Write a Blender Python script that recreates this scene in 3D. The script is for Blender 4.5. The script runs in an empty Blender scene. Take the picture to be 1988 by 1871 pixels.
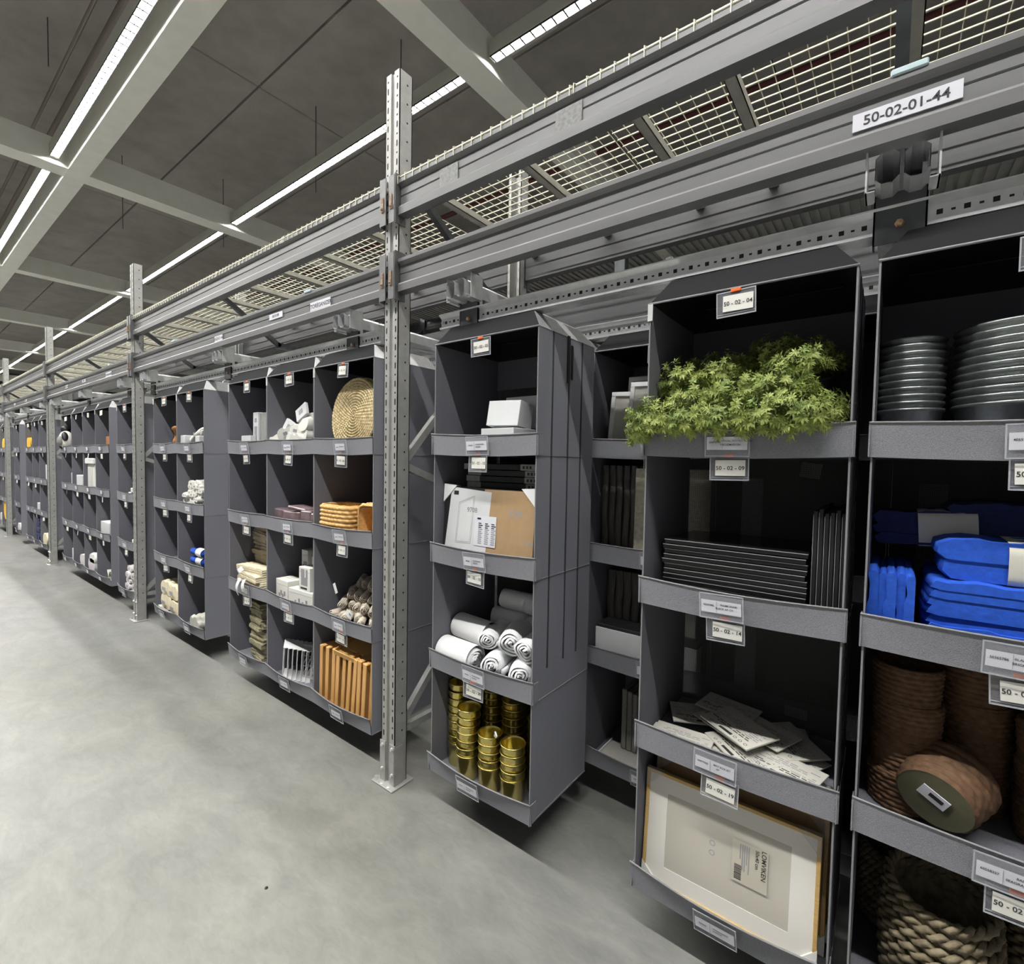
import bpy, bmesh, math, random
from mathutils import Matrix, Vector
random.seed(7)
sc = bpy.context.scene
col = sc.collection
PI = math.pi

# ------------------------------------------------------------ camera, world, exposure
CAM = (0.0, 0.0, 1.6)
yaw, pitch, roll = 0.65473, 0.03988, 0.01750
fwd = Vector((-math.sin(yaw)*math.cos(pitch), math.cos(yaw)*math.cos(pitch), -math.sin(pitch)))
rgt = Vector((math.cos(yaw), math.sin(yaw), 0)); up = rgt.cross(fwd)
r2 = rgt*math.cos(roll)+up*math.sin(roll); u2 = -rgt*math.sin(roll)+up*math.cos(roll)
cd = bpy.data.cameras.new('camera'); cam = bpy.data.objects.new('camera', cd); col.objects.link(cam)
cd.sensor_fit = 'HORIZONTAL'; cd.sensor_width = 36; cd.lens = 948.49/1988*36; cd.clip_start = .02; cd.clip_end = 200
cam.matrix_world = Matrix(((r2.x, u2.x, -fwd.x, CAM[0]), (r2.y, u2.y, -fwd.y, CAM[1]), (r2.z, u2.z, -fwd.z, CAM[2]), (0, 0, 0, 1)))
sc.camera = cam
w = bpy.data.worlds.new('world'); sc.world = w; w.use_nodes = True
w.node_tree.nodes['Background'].inputs[0].default_value = (.9, .9, .88, 1)
w.node_tree.nodes['Background'].inputs[1].default_value = .22
sc.view_settings.view_transform = 'Standard'; sc.view_settings.look = 'None'
sc.view_settings.gamma = 1; sc.view_settings.use_curve_mapping = False
sc.view_settings.exposure = 0.0
LAMP = 75.0; AISLE_LAMP = 390.0

# ------------------------------------------------------------ materials
MATS = {}
def rgb(h):
    h = h.lstrip('#'); c = [int(h[i:i+2], 16)/255 for i in (0, 2, 4)]
    return tuple(((v+.055)/1.055)**2.4 if v > .04045 else v/12.92 for v in c)
def mat(name, color, rough=.6, metal=0, var=0, scale=20, bump=0, bscale=200, spec=.5, stretch=(1, 1, 1), alpha=1, emit=0, color2=None, rvar=0):
    if isinstance(color, str): color = rgb(color)
    m = bpy.data.materials.new(name); m.use_nodes = True; nt = m.node_tree; N = nt.nodes; L = nt.links
    b = N['Principled BSDF']
    b.inputs['Base Color'].default_value = (*color, 1); b.inputs['Roughness'].default_value = rough
    b.inputs['Metallic'].default_value = metal; b.inputs['Specular IOR Level'].default_value = spec
    b.inputs['Alpha'].default_value = alpha
    tc = N.new('ShaderNodeTexCoord'); mp = N.new('ShaderNodeMapping'); mp.inputs['Scale'].default_value = stretch
    L.new(tc.outputs['Object'], mp.inputs[0])
    if var or color2:
        n = N.new('ShaderNodeTexNoise'); n.inputs['Scale'].default_value = scale; n.inputs['Detail'].default_value = 5
        L.new(mp.outputs[0], n.inputs['Vector'])
        r = N.new('ShaderNodeValToRGB'); r.color_ramp.elements[0].position = .3; r.color_ramp.elements[1].position = .7
        if color2:
            c2 = rgb(color2) if isinstance(color2, str) else color2
            r.color_ramp.elements[0].color = (*color, 1); r.color_ramp.elements[1].color = (*c2, 1)
        else:
            r.color_ramp.elements[0].color = (*[c*(1-var) for c in color], 1); r.color_ramp.elements[1].color = (*[min(1, c*(1+var)) for c in color], 1)
        L.new(n.outputs[0], r.inputs[0]); L.new(r.outputs[0], b.inputs['Base Color'])
        if rvar:
            mr = N.new('ShaderNodeMapRange'); mr.inputs[1].default_value = .3; mr.inputs[2].default_value = .7
            mr.inputs[3].default_value = rough-rvar; mr.inputs[4].default_value = rough+rvar
            L.new(n.outputs[0], mr.inputs[0]); L.new(mr.outputs[0], b.inputs['Roughness'])
    if bump:
        n2 = N.new('ShaderNodeTexNoise'); n2.inputs['Scale'].default_value = bscale; n2.inputs['Detail'].default_value = 3
        L.new(mp.outputs[0], n2.inputs['Vector'])
        bp = N.new('ShaderNodeBump'); bp.inputs['Strength'].default_value = bump; bp.inputs['Distance'].default_value = .003
        L.new(n2.outputs[0], bp.inputs['Height']); L.new(bp.outputs[0], b.inputs['Normal'])
    if emit:
        b.inputs['Emission Color'].default_value = (*color, 1); b.inputs['Emission Strength'].default_value = emit
    MATS[name] = m; return m
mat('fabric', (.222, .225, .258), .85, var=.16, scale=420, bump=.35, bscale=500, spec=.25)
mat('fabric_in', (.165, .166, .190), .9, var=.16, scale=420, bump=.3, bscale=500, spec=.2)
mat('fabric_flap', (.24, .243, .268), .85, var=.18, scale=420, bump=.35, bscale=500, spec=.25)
mat('hem', (.22, .22, .23), .8)
mat('webbing', (.038, .037, .045), .85)
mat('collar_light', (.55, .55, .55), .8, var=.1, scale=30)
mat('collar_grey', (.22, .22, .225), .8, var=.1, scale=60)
mat('paper', (.74, .73, .68), .6)
mat('paper_cool', (.66, .66, .72), .6)
mat('ink', (.02, .02, .022), .6)
mat('ink_soft', (.28, .28, .30), .6)
mat('orange', (.85, .16, .04), .4)
mat('plastic', (.55, .57, .62), .12, alpha=.16, spec=.8)
mat('plastic_edge', (.65, .67, .72), .2, alpha=.45, spec=.8)
mat('galv', (.185, .185, .188), .45, metal=.6, var=.10, scale=14, stretch=(.15, 1, 1), bump=.012, bscale=60)
mat('galv_shaded', (.115, .115, .12), .5, metal=.5, var=.12, scale=10, stretch=(.2, 1, 3))  # same zinc as the front beams, shade of the rear painted in
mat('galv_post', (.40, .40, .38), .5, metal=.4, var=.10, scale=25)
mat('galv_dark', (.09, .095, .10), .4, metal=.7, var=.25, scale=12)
mat('zinc', (.74, .75, .76), .36, metal=.7, var=.08, scale=30)
mat('hole', (.012, .012, .014), .8)
mat('rust', (.28, .10, .035), .7, metal=.3, color2=(.42, .36, .24), scale=90)
mat('wire', (.80, .77, .62), .5, metal=.2)
mat('deck_channel', (.46, .45, .39), .5, metal=.3, var=.08)
mat('tape', (.20, .20, .20), .5, var=.25, scale=80)
mat('white_steel', (.93, .93, .86), .5, var=.03, scale=4)
mat('lamp_body', (.52, .52, .46), .5)
mat('louvre', (.035, .035, .037), .4)
mat('collar_shade', (.014, .014, .016), .9, spec=.2)  # shade inside the collar, painted on its front slope and lining
mat('glow', (1., .985, .95), .5, emit=LAMP)
mat('glow_aisle', (1., .985, .95), .5, emit=AISLE_LAMP)
mat('cable', (.02, .02, .02), .6)
mat('white_box', (.62, .63, .64), .6, var=.03, scale=8)
mat('white_shade', (.48, .47, .42), .7, var=.06, scale=14)
mat('white', (.78, .78, .78), .6)
mat('white_matte', (.72, .71, .66), .85, bump=.25, bscale=60)
mat('towel', (.80, .81, .82), .95, bump=.5, bscale=260)
mat('towel_grey', (.24, .235, .215), .95, bump=.5, bscale=200)
mat('film', (.8, .8, .82), .12, alpha=.25, spec=1)
mat('kraft', (.38, .25, .13), .75, var=.05, scale=30)
mat('gold', (.66, .56, .19), .27, metal=1, var=.10, scale=12, stretch=(1, 1, .3))
mat('pot_metal', (.27, .29, .29), .33, metal=.85, var=.12, scale=90)
mat('leaf', (.13, .20, .035), .55, color2=(.42, .47, .13), scale=14)
mat('stem', (.16, .20, .05), .7)
mat('pot_grey', (.10, .10, .10), .6)
mat('black_gloss', (.010, .010, .011), .16)
mat('black_edge', (.42, .42, .42), .35, metal=.4)
mat('black', (.015, .015, .016), .5)
mat('pine', (.55, .36, .13), .5, var=.12, scale=10, stretch=(3, 3, 30))
mat('bamboo', (.62, .33, .10), .45, color2=(.70, .42, .16), scale=18, stretch=(8, 8, .6))
mat('passepartout', (.74, .72, .66), .7)
mat('frame_insert', (.50, .47, .39), .25, var=.04, scale=3)
mat('glass', (.9, .9, .9), .04, alpha=.07, spec=1)
mat('blue', (.012, .085, .52), .8, var=.15, scale=60, bump=.3, bscale=90)
mat('navy', (.012, .02, .09), .85, var=.2, scale=60, bump=.3)
mat('band', (.60, .59, .52), .5)
mat('seagrass', (.36, .26, .12), .85, color2=(.72, .61, .36), scale=60, bump=.4, bscale=160)
mat('banana', (.60, .33, .10), .8, color2=(.78, .52, .22), scale=70, bump=.4, bscale=160)
mat('wicker_dark', (.085, .045, .022), .8, color2=(.17, .09, .045), scale=60, bump=.4, bscale=150)
mat('rope_dark', (.12, .095, .055), .8, color2=(.30, .25, .16), scale=40, bump=.4, bscale=150)
mat('basket_base', (.12, .115, .065), .8, var=.1, scale=30)
mat('linen', (.58, .52, .43), .95, var=.1, scale=60, bump=.5, bscale=160)
mat('cream', (.72, .64, .46), .9, var=.08, scale=20, bump=.4, bscale=60)
mat('sage', (.20, .18, .11), .95, color2=(.34, .31, .20), scale=30, bump=.6, bscale=90)
mat('taupe', (.30, .25, .18), .95, color2=(.42, .36, .27), scale=30, bump=.6, bscale=90)
mat('plum', (.13, .085, .095), .35, color2=(.26, .19, .20), scale=16, bump=.3, bscale=40)
mat('pinkwhite', (.60, .55, .57), .6, color2=(.70, .68, .68), scale=20)
mat('yellow', (.85, .50, .03), .7)
mat('orange_item', (.36, .15, .04), .7)
mat('panel_tex', (.40, .38, .30), .3, color2=(.66, .62, .48), scale=60, bump=.3)
mat('curtain', (.06, .055, .05), .8, color2=(.13, .12, .11), scale=30, stretch=(6, 6, .3))
mat('ribgrey', (.22, .21, .19), .6, var=.15, scale=80)
mat('frame_grey', (.30, .30, .29), .6, var=.1, scale=50)
mat('pipe', (.22, .19, .16), .6)
mat('red', (.12, .03, .03), .5)
mat('blue_clip', (.50, .62, .66), .4)

def net_mat():
    m = bpy.data.materials.new('back_net'); m.use_nodes = True; nt = m.node_tree; N = nt.nodes; L = nt.links
    b = N['Principled BSDF']; b.inputs['Base Color'].default_value = (.07, .07, .065, 1); b.inputs['Roughness'].default_value = .7
    tc = N.new('ShaderNodeTexCoord'); sp = N.new('ShaderNodeSeparateXYZ'); L.new(tc.outputs['Object'], sp.inputs[0])
    outs = []
    for ax in ('X', 'Z'):
        k = N.new('ShaderNodeMath'); k.operation = 'MULTIPLY'; k.inputs[1].default_value = 1/.0036; L.new(sp.outputs[ax], k.inputs[0])
        f = N.new('ShaderNodeMath'); f.operation = 'FRACT'; L.new(k.outputs[0], f.inputs[0])
        g = N.new('ShaderNodeMath'); g.operation = 'LESS_THAN'; g.inputs[1].default_value = .42; L.new(f.outputs[0], g.inputs[0]); outs.append(g)
    mx = N.new('ShaderNodeMath'); mx.operation = 'MAXIMUM'; L.new(outs[0].outputs[0], mx.inputs[0]); L.new(outs[1].outputs[0], mx.inputs[1])
    L.new(mx.outputs[0], b.inputs['Alpha']); MATS['back_net'] = m
net_mat()

def floor_mat():
    m = bpy.data.materials.new('polished_concrete'); m.use_nodes = True; nt = m.node_tree; N = nt.nodes; L = nt.links
    b = N['Principled BSDF']; tc = N.new('ShaderNodeTexCoord')
    def noise(s, d, sc_=(1, 1, 1), dist=0):
        mp = N.new('ShaderNodeMapping'); mp.inputs['Scale'].default_value = sc_; L.new(tc.outputs['Object'], mp.inputs[0])
        n = N.new('ShaderNodeTexNoise'); n.inputs['Scale'].default_value = s; n.inputs['Detail'].default_value = d; n.inputs['Distortion'].default_value = dist
        n.inputs['Roughness'].default_value = .62; L.new(mp.outputs[0], n.inputs['Vector']); return n
    def ramp(src, p0, c0, p1, c1):
        r = N.new('ShaderNodeValToRGB'); e = r.color_ramp.elements; e[0].position = p0; e[0].color = (*c0, 1); e[1].position = p1; e[1].color = (*c1, 1)
        L.new(src, r.inputs[0]); return r.outputs[0]
    def mul(x, y_):
        mx = N.new('ShaderNodeMix'); mx.data_type = 'RGBA'; mx.blend_type = 'MULTIPLY'; mx.inputs[0].default_value = 1
        L.new(x, mx.inputs[6]); L.new(y_, mx.inputs[7]); return mx.outputs[2]
    a = noise(.75, 6, (.8, 1.2, 1), .3); c = noise(5, 7, (.7, 1.2, 1), .6); d_ = noise(22, 5, (.5, 1.4, 1), 1.5); t_ = noise(.5, 3)
    base = ramp(a.outputs[0], .22, (.160, .160, .153), .78, (.258, .258, .247))
    col_ = mul(mul(mul(base, ramp(c.outputs[0], .28, (.80, .80, .80), .72, (1.17, 1.17, 1.14))), ramp(d_.outputs[0], .35, (.95, .95, .95), .75, (1.10, 1.10, 1.08))), ramp(t_.outputs[0], .35, (.985, .99, 1.02), .65, (1.01, 1.0, .965)))
    v = N.new('ShaderNodeTexVoronoi'); v.inputs['Scale'].default_value = 1.1; v.inputs['Randomness'].default_value = 1   # rust stains
    n_ = noise(30, 4); va = N.new('ShaderNodeVectorMath'); va.operation = 'SCALE'; va.inputs['Scale'].default_value = .035; L.new(n_.outputs['Color'], va.inputs[0])
    vb = N.new('ShaderNodeVectorMath'); vb.operation = 'ADD'; L.new(tc.outputs['Object'], vb.inputs[0]); L.new(va.outputs[0], vb.inputs[1]); L.new(vb.outputs[0], v.inputs['Vector'])
    sp = N.new('ShaderNodeMapRange'); sp.inputs[1].default_value = .022; sp.inputs[2].default_value = .030; sp.inputs[3].default_value = .6; sp.inputs[4].default_value = 0; L.new(v.outputs['Distance'], sp.inputs[0])
    mr_ = N.new('ShaderNodeMix'); mr_.data_type = 'RGBA'; L.new(sp.outputs[0], mr_.inputs[0]); L.new(col_, mr_.inputs[6]); mr_.inputs[7].default_value = (.22, .17, .10, 1)
    L.new(mr_.outputs[2], b.inputs['Base Color'])
    mr = N.new('ShaderNodeMapRange'); mr.inputs[1].default_value = .2; mr.inputs[2].default_value = .8; mr.inputs[3].default_value = .30; mr.inputs[4].default_value = .50
    L.new(a.outputs[0], mr.inputs[0]); L.new(mr.outputs[0], b.inputs['Roughness']); b.inputs['Specular IOR Level'].default_value = .45
    MATS['floor'] = m
floor_mat()

def ceil_mat():
    m = bpy.data.materials.new('ceiling_concrete'); m.use_nodes = True; nt = m.node_tree; N = nt.nodes; L = nt.links
    b = N['Principled BSDF']; b.inputs['Roughness'].default_value = .9; tc = N.new('ShaderNodeTexCoord')
    n = N.new('ShaderNodeTexNoise'); n.inputs['Scale'].default_value = 1.3; n.inputs['Detail'].default_value = 9; n.inputs['Roughness'].default_value = .65
    L.new(tc.outputs['Object'], n.inputs['Vector']); r = N.new('ShaderNodeValToRGB'); e = r.color_ramp.elements
    e[0].position = .3; e[0].color = (.33, .312, .292, 1); e[1].position = .7; e[1].color = (.45, .425, .395, 1); L.new(n.outputs[0], r.inputs[0])
    L.new(r.outputs[0], b.inputs['Base Color']); MATS['ceiling'] = m
ceil_mat()
def corr_mat():
    mat('wall_paint', (.10, .095, .085), .8, var=.1, scale=2)
corr_mat()

# ------------------------------------------------------------ mesh builder
TXT = {}
def text_geo(s):
    if s in TXT: return TXT[s]
    c = bpy.data.curves.new('t', 'FONT'); c.body = s; c.size = 1; c.align_x = 'CENTER'; c.align_y = 'CENTER'; c.resolution_u = 3; c.offset = .012 if len(s) < 14 else 0
    o = bpy.data.objects.new('t', c); col.objects.link(o); dg = bpy.context.evaluated_depsgraph_get(); dg.update()
    me = bpy.data.meshes.new_from_object(o.evaluated_get(dg))
    g = ([(v.co.x, v.co.y) for v in me.vertices], [tuple(p.vertices) for p in me.polygons])
    bpy.data.objects.remove(o); bpy.data.curves.remove(c); bpy.data.meshes.remove(me); TXT[s] = g; return g

class MB:
    def __init__(s): s.v = []; s.f = []; s.m = []; s.sm = []; s.M = Matrix.Identity(4)
    def at(s, x=0, y=0, z=0, rx=0, ry=0, rz=0):
        s.M = Matrix.Translation((x, y, z)) @ Matrix.Rotation(rz, 4, 'Z') @ Matrix.Rotation(ry, 4, 'Y') @ Matrix.Rotation(rx, 4, 'X'); return s
    def add(s, vs, fs, m=0, smooth=False):
        b = len(s.v); s.v += [tuple(s.M @ Vector(p)) for p in vs]
        s.f += [tuple(b+i for i in f) for f in fs]; s.m += [m]*len(fs); s.sm += [smooth]*len(fs); return s
    def box(s, x0, x1, y0, y1, z0, z1, m=0, ch=0):
        lo = (min(x0, x1), min(y0, y1), min(z0, z1)); hi = (max(x0, x1), max(y0, y1), max(z0, z1))
        if ch <= 0:
            vs = [((hi if i & 1 else lo)[0], (hi if i & 2 else lo)[1], (hi if i & 4 else lo)[2]) for i in range(8)]
            return s.add(vs, [(0, 2, 3, 1), (4, 5, 7, 6), (0, 1, 5, 4), (2, 6, 7, 3), (0, 4, 6, 2), (1, 3, 7, 5)], m)
        ch = min(ch, *[(hi[k]-lo[k])*.45 for k in range(3)])
        vs = []; ix = {}
        for c in range(8):
            for a in range(3):
                p = []
                for k in range(3):
                    h = (c >> k) & 1; val = hi[k] if h else lo[k]
                    if k != a: val += -ch if h else ch
                    p.append(val)
                ix[c, a] = len(vs); vs.append(tuple(p))
        fs = []
        def q(l):
            cx = [sum(vs[i][k] for i in l)/len(l)-(lo[k]+hi[k])/2 for k in range(3)]
            a, b_, c_ = (Vector(vs[l[0]]), Vector(vs[l[1]]), Vector(vs[l[2]]))
            if (b_-a).cross(c_-b_).dot(Vector(cx)) < 0: l = l[::-1]
            fs.append(tuple(l))
        for a in range(3):
            o = [k for k in range(3) if k != a]
            for h in (0, 1):
                cs = [(h << a)|(i << o[0])|(j << o[1]) for i, j in ((0, 0), (1, 0), (1, 1), (0, 1))]
                q([ix[c, a] for c in cs])
            for i in (0, 1):
                for j in (0, 1):
                    c1 = (i << o[0])|(j << o[1]); c2 = c1|(1 << a)
                    q([ix[c1, o[0]], ix[c2, o[0]], ix[c2, o[1]], ix[c1, o[1]]])
        for c in range(8): q([ix[c, 0], ix[c, 1], ix[c, 2]])
        return s.add(vs, fs, m)
    def lathe(s, prof, seg=24, m=0, smooth=True, cx=0, cy=0):
        n = len(prof); vs = []
        for i in range(seg):
            a = 2*PI*i/seg
            for r, z in prof: vs.append((cx+r*math.cos(a), cy+r*math.sin(a), z))
        fs = []
        for i in range(seg):
            j = (i+1) % seg
            for k in range(n-1): fs.append((i*n+k, j*n+k, j*n+k+1, i*n+k+1))
        return s.add(vs, fs, m, smooth)
    def tube(s, pts, r, seg=8, m=0, smooth=True, cap=True):
        pts = [Vector(p) for p in pts]; vs = []; n = len(pts)
        for i, p in enumerate(pts):
            t = (pts[min(i+1, n-1)]-pts[max(i-1, 0)]).normalized()
            a = Vector((0, 0, 1)) if abs(t.z) < .9 else Vector((1, 0, 0))
            u = t.cross(a).normalized(); v = t.cross(u)
            rr = r[i] if isinstance(r, (list, tuple)) else r
            for k in range(seg):
                an = 2*PI*k/seg+PI/seg; vs.append(tuple(p+u*rr*math.cos(an)+v*rr*math.sin(an)))
        fs = [(i*seg+k, i*seg+(k+1) % seg, (i+1)*seg+(k+1) % seg, (i+1)*seg+k) for i in range(n-1) for k in range(seg)]
        if cap: fs += [tuple(range(seg))[::-1], tuple((n-1)*seg+k for k in range(seg))]
        return s.add(vs, fs, m, smooth)
    def bar(s, a, b, wd, ht, m=0):
        a = Vector(a); b = Vector(b); t = (b-a).normalized(); ux = Vector((1, 0, 0)) if abs(t.x) < .9 else Vector((0, 1, 0))
        u = ux*wd/2; v = t.cross(ux).normalized()*ht/2
        vs = [tuple(p+su*u+sv*v) for p in (a, b) for su, sv in ((-1, -1), (1, -1), (1, 1), (-1, 1))]
        return s.add(vs, [(0, 1, 2, 3), (4, 7, 6, 5), (0, 4, 5, 1), (1, 5, 6, 2), (2, 6, 7, 3), (3, 7, 4, 0)], m)
    def prism(s, prof, x0, x1, m=0, smooth=False):   # closed profile in (y,z), extruded along x
        n = len(prof); vs = [(x, y, z) for x in (x0, x1) for y, z in prof]
        fs = [(k, (k+1) % n, n+(k+1) % n, n+k) for k in range(n)]+[tuple(range(n))[::-1], tuple(n+k for k in range(n))]
        return s.add(vs, fs, m, smooth)
    def grid(s, fn, nu, nv, m=0, smooth=True, wrap=False):
        vs = [fn(i/nu, j/nv) for i in range(nu+(0 if wrap else 1)) for j in range(nv+1)]; k = nv+1; tot = nu if wrap else nu+1
        fs = [(i*k+j, ((i+1) % tot)*k+j, ((i+1) % tot)*k+j+1, i*k+j+1) for i in range(nu) for j in range(nv)]
        return s.add(vs, fs, m, smooth)
    def text(s, t, x, y, z, size, m=1, wmax=None):
        vs, fs = text_geo(t)
        k = size
        return s.add([(x+a*k, y, z+b*k) for a, b in vs], fs, m)
    def build(s, name, mats, parent=None, loc=(0, 0, 0), rot=(0, 0, 0), kind=None, fix=True):
        me = bpy.data.meshes.new(name); me.from_pydata(s.v, [], s.f)
        if isinstance(mats, str): mats = [mats]
        for k in mats: me.materials.append(MATS[k])
        me.polygons.foreach_set('material_index', s.m); me.polygons.foreach_set('use_smooth', s.sm)
        if fix and len(s.f) < 30000:
            bm = bmesh.new(); bm.from_mesh(me); bmesh.ops.recalc_face_normals(bm, faces=bm.faces); bm.to_mesh(me); bm.free()
        me.update()
        o = bpy.data.objects.new(name, me); col.objects.link(o); o.location = loc; o.rotation_euler = rot
        if parent: o.parent = parent
        if kind: o['kind'] = kind
        return o
def tag(o, label, cat, group=None):
    o['label'] = label; o['category'] = cat
    if group: o['group'] = group
    return o
def thing(name, label, cat, loc=(0, 0, 0), rz=0, group=None):
    o = bpy.data.objects.new(name, None); col.objects.link(o); o.location = loc; o.rotation_euler = (0, 0, rz); o.empty_display_size = .05
    return tag(o, label, cat, group)
def kids(o): return [c for c in bpy.data.objects if c.parent == o]
def dup(root, loc, rz=None, label=None, group=None, children=None):
    r = root.copy(); col.objects.link(r); r.location = loc
    if rz is not None: r.rotation_euler = (root.rotation_euler[0], root.rotation_euler[1], rz)
    if label: r['label'] = label
    if group: r['group'] = group
    for ch in (children if children is not None else kids(root)):
        c = ch.copy(); col.objects.link(c); c.parent = r
    return r
ORD = ['first', 'second', 'third', 'fourth', 'fifth', 'sixth', 'seventh', 'eighth', 'ninth', 'tenth', 'eleventh', 'twelfth', 'thirteenth', 'fourteenth', 'fifteenth', 'sixteenth', 'seventeenth', 'eighteenth', 'nineteenth', 'twentieth', 'twenty-first', 'twenty-second']
def rn(a, b): return random.uniform(a, b)

# ------------------------------------------------------------ setting
XF, XR, Y0, Y1 = -66.0, 7.0, -9.0, 19.0
K = 1.647                                   # ceiling level: lamps hang about 7.2 m up
def ZK(z): return 1.6+(z-1.6)*K
MB().box(XF, XR, Y0, Y1, -.12, 0).build('floor', 'floor', kind='structure')
cl = MB()
y = Y0
for yy in [-7.9, -5.3, -2.75, -.17, 2.39, 4.94, 7.49, 10.05, 12.6, 15.15, 17.7, 19.0]:
    xs = [XF, -59.6, -43, -26.8, -18.4, -10.5, -2.0, XR]
    for a, b in zip(xs, xs[1:]): cl.box(a+.009, b-.009, y+.02, yy-.02, ZK(6.2), ZK(6.2)+.3, 0, .015)
    y = yy
cl.box(XF, XR, Y0, Y1, ZK(6.2)+.08, ZK(6.2)+.4)
cl.build('ceiling', 'ceiling', kind='structure')
MB().box(XF, XR, Y1, Y1+.2, 0, 9.6).build('wall_back', 'wall_paint', kind='structure')
MB().box(XF-.2, XF, Y0, Y1+.2, 0, 9.6).build('wall_far', 'wall_paint', kind='structure')
CB = [c*K for c in (2.13, -2.87, -7.87, -12.88, -17.88, -22.9, -27.9, -32.9, -37.9)]   # near faces of the cross beams
k = 0
for x in CB:
    k += 1; MB().box(x-.43, x, Y0, Y1, ZK(5.0), ZK(5.30)).build('trim_%d' % k, 'white_steel', kind='structure')
for yb in (-5.6, 2.42, 10.5):
    k += 1; MB().box(XF, XR, yb, yb+.32, ZK(5.0)-.006, ZK(5.29)).build('trim_%d' % k, 'white_steel', kind='structure')

# lamps
ROWS = {2.205: 'beside the long white beam', 5.45: 'behind the near rack', -1.04: 'over the aisle'}
proto = None; LZ = ZK(5.06)
for yr, where in ROWS.items():
    segs = list(zip(CB, CB[1:]))
    for i, (xa, xb) in enumerate(segs):
        x1, x0 = xa-.49, xb+.06
        lab = 'linear ceiling light %s, %s from the near end' % (where, ORD[i])
        if proto is None:
            t = thing('linear_ceiling_light', lab, 'ceiling light', ((x0+x1)/2, yr, LZ), 0, 'linear ceiling lights')
            L_ = (x1-x0)/2
            MB().box(-L_, L_, -.066, .066, .02, .24, 0, .005).build('housing', 'lamp_body', t)
            MB().box(-L_+.015, L_-.015, -.058, .058, .006, .016).build('diffuser', 'glow', t)
            lv = MB()
            n = int(2*L_/.17)
            for q in range(n+1):
                xx = -L_+.02+q*(2*L_-.04)/n; lv.box(xx-.011, xx+.011, -.057, .057, -.002, .005)
            lv.box(-L_, L_, -.064, -.059, -.008, .02).box(-L_, L_, .059, .064, -.008, .02).box(-L_, L_, -.004, .004, -.003, .005)
            lv.build('louvre', 'louvre', t)
            for s_ in (-1, 1): MB().box(s_*L_-.006, s_*L_+.006, -.067, .067, -.008, .242).build('end_cap', 'lamp_body', t)
            proto = t; pk = kids(t)
        else:
            r_ = dup(proto, ((x0+x1)/2, yr, LZ), label=lab, children=pk)
            if yr < 0:
                for c in kids(r_):
                    if c.name.startswith('diffuser'): c.data = c.data.copy(); c.data.materials[0] = MATS['glow_aisle']
# junction boxes fixed on two fittings' trunking, with a black lead
for (x, lab) in ((-4.5, 'grey junction box beside the near end of the light behind the rack'), (-12.4, 'grey junction box beside the light, left of the post top')):
    t = thing('junction_box', lab, 'junction box', (x, 5.60, LZ+.10))
    MB().box(.0, .8, -.07, .07, 0, .16, 0, .01).build('casing', 'lamp_body', t)
    MB().box(.03, .26, -.076, -.07, .03, .13).box(.36, .5, -.076, -.07, .03, .13).build('cover', 'galv_dark', t)
    MB().tube([(0, 0, .08), (-.1, 0, .03), (-.25, 0, .08), (-.36, 0, .26), (-.43, 0, .36)], .010, 6).build('lead', 'cable', t)
# sprinkler pipes and hangers under the slab
for (yy, z, r, lab) in ((1.32*K, ZK(5.8), .028, 'thin brown sprinkler pipe under the ceiling left of the long light'), (1.49*K, ZK(5.8), .055, 'thick brown pipe running beside the left light row')):
    tag(MB().tube([(XF, yy, z), (6, yy, z)], r, 10).build('sprinkler_pipe', 'pipe'), lab, 'pipe')
tag(MB().tube([(XF, 5.3*K, ZK(5.28)), (XR, 5.3*K, ZK(5.28))], .055, 8).build('sprinkler_pipe', 'red'), 'dark red pipe seen through the wire mesh deck', 'pipe')
for i, (x, yy) in enumerate([(-7.2, 1.2), (-9.6, .75), (-6.1, 3.6), (-4.4, 3.6), (-8.9, 3.6), (-1.2, 3.6), (-9.5, 2.4)]):
    tag(MB().tube([(x*K, yy*K, ZK(5.1 if yy > 1.3 else 5.7)), (x*K, yy*K, ZK(6.2))], .008, 6).build('hanger_rod', 'galv_dark'),
        'thin vertical hanger rod from the ceiling, %s of the seven by distance' % ORD[i], 'hanger rod', 'ceiling hanger rods')

# ------------------------------------------------------------ racking
PX = [-1.953-3.838*i for i in range(-1, 8)]     # left edges of the uprights; PX[0] is out of frame to the right
def post_mb(rear, n_holes):
    m = MB(); H = 3.41; s = -1 if rear else 1
    def Y(v): return s*v
    m.box(0, .034, Y(0), Y(.004), 0, H); m.box(.066, .1, Y(0), Y(.004), 0, H)
    m.box(.034, .038, Y(0), Y(.014), 0, H); m.box(.062, .066, Y(0), Y(.014), 0, H); m.box(.034, .066, Y(.010), Y(.014), 0, H)
    m.box(0, .004, Y(0), Y(.075), 0, H); m.box(.096, .1, Y(0), Y(.075), 0, H)
    m.box(0, .022, Y(.071), Y(.075), 0, H); m.box(.078, .1, Y(.071), Y(.075), 0, H)
    if not rear:
        z = .25; q = 0
        while z < H-.03:
            for cx in (.017, .083):
                for dz, h, w_ in ((0, .015, .0045), (.043, .0045, .0045)):
                    vs = [(cx+w_*a, -.0006, z+dz+h*b) for a, b in ((-.6, -1), (.6, -1), (1, -.6), (1, .6), (.6, 1), (-.6, 1), (-1, .6), (-1, -.6))]
                    m.add(vs, [tuple(range(8))], 1)
            cy = .045
            vs = [(.1006, cy+.005*math.cos(a*PI/4), z+.02+.005*math.sin(a*PI/4)) for a in range(8)]
            m.add(vs, [tuple(range(8))], 1)
            z += .0857
    return m
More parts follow.
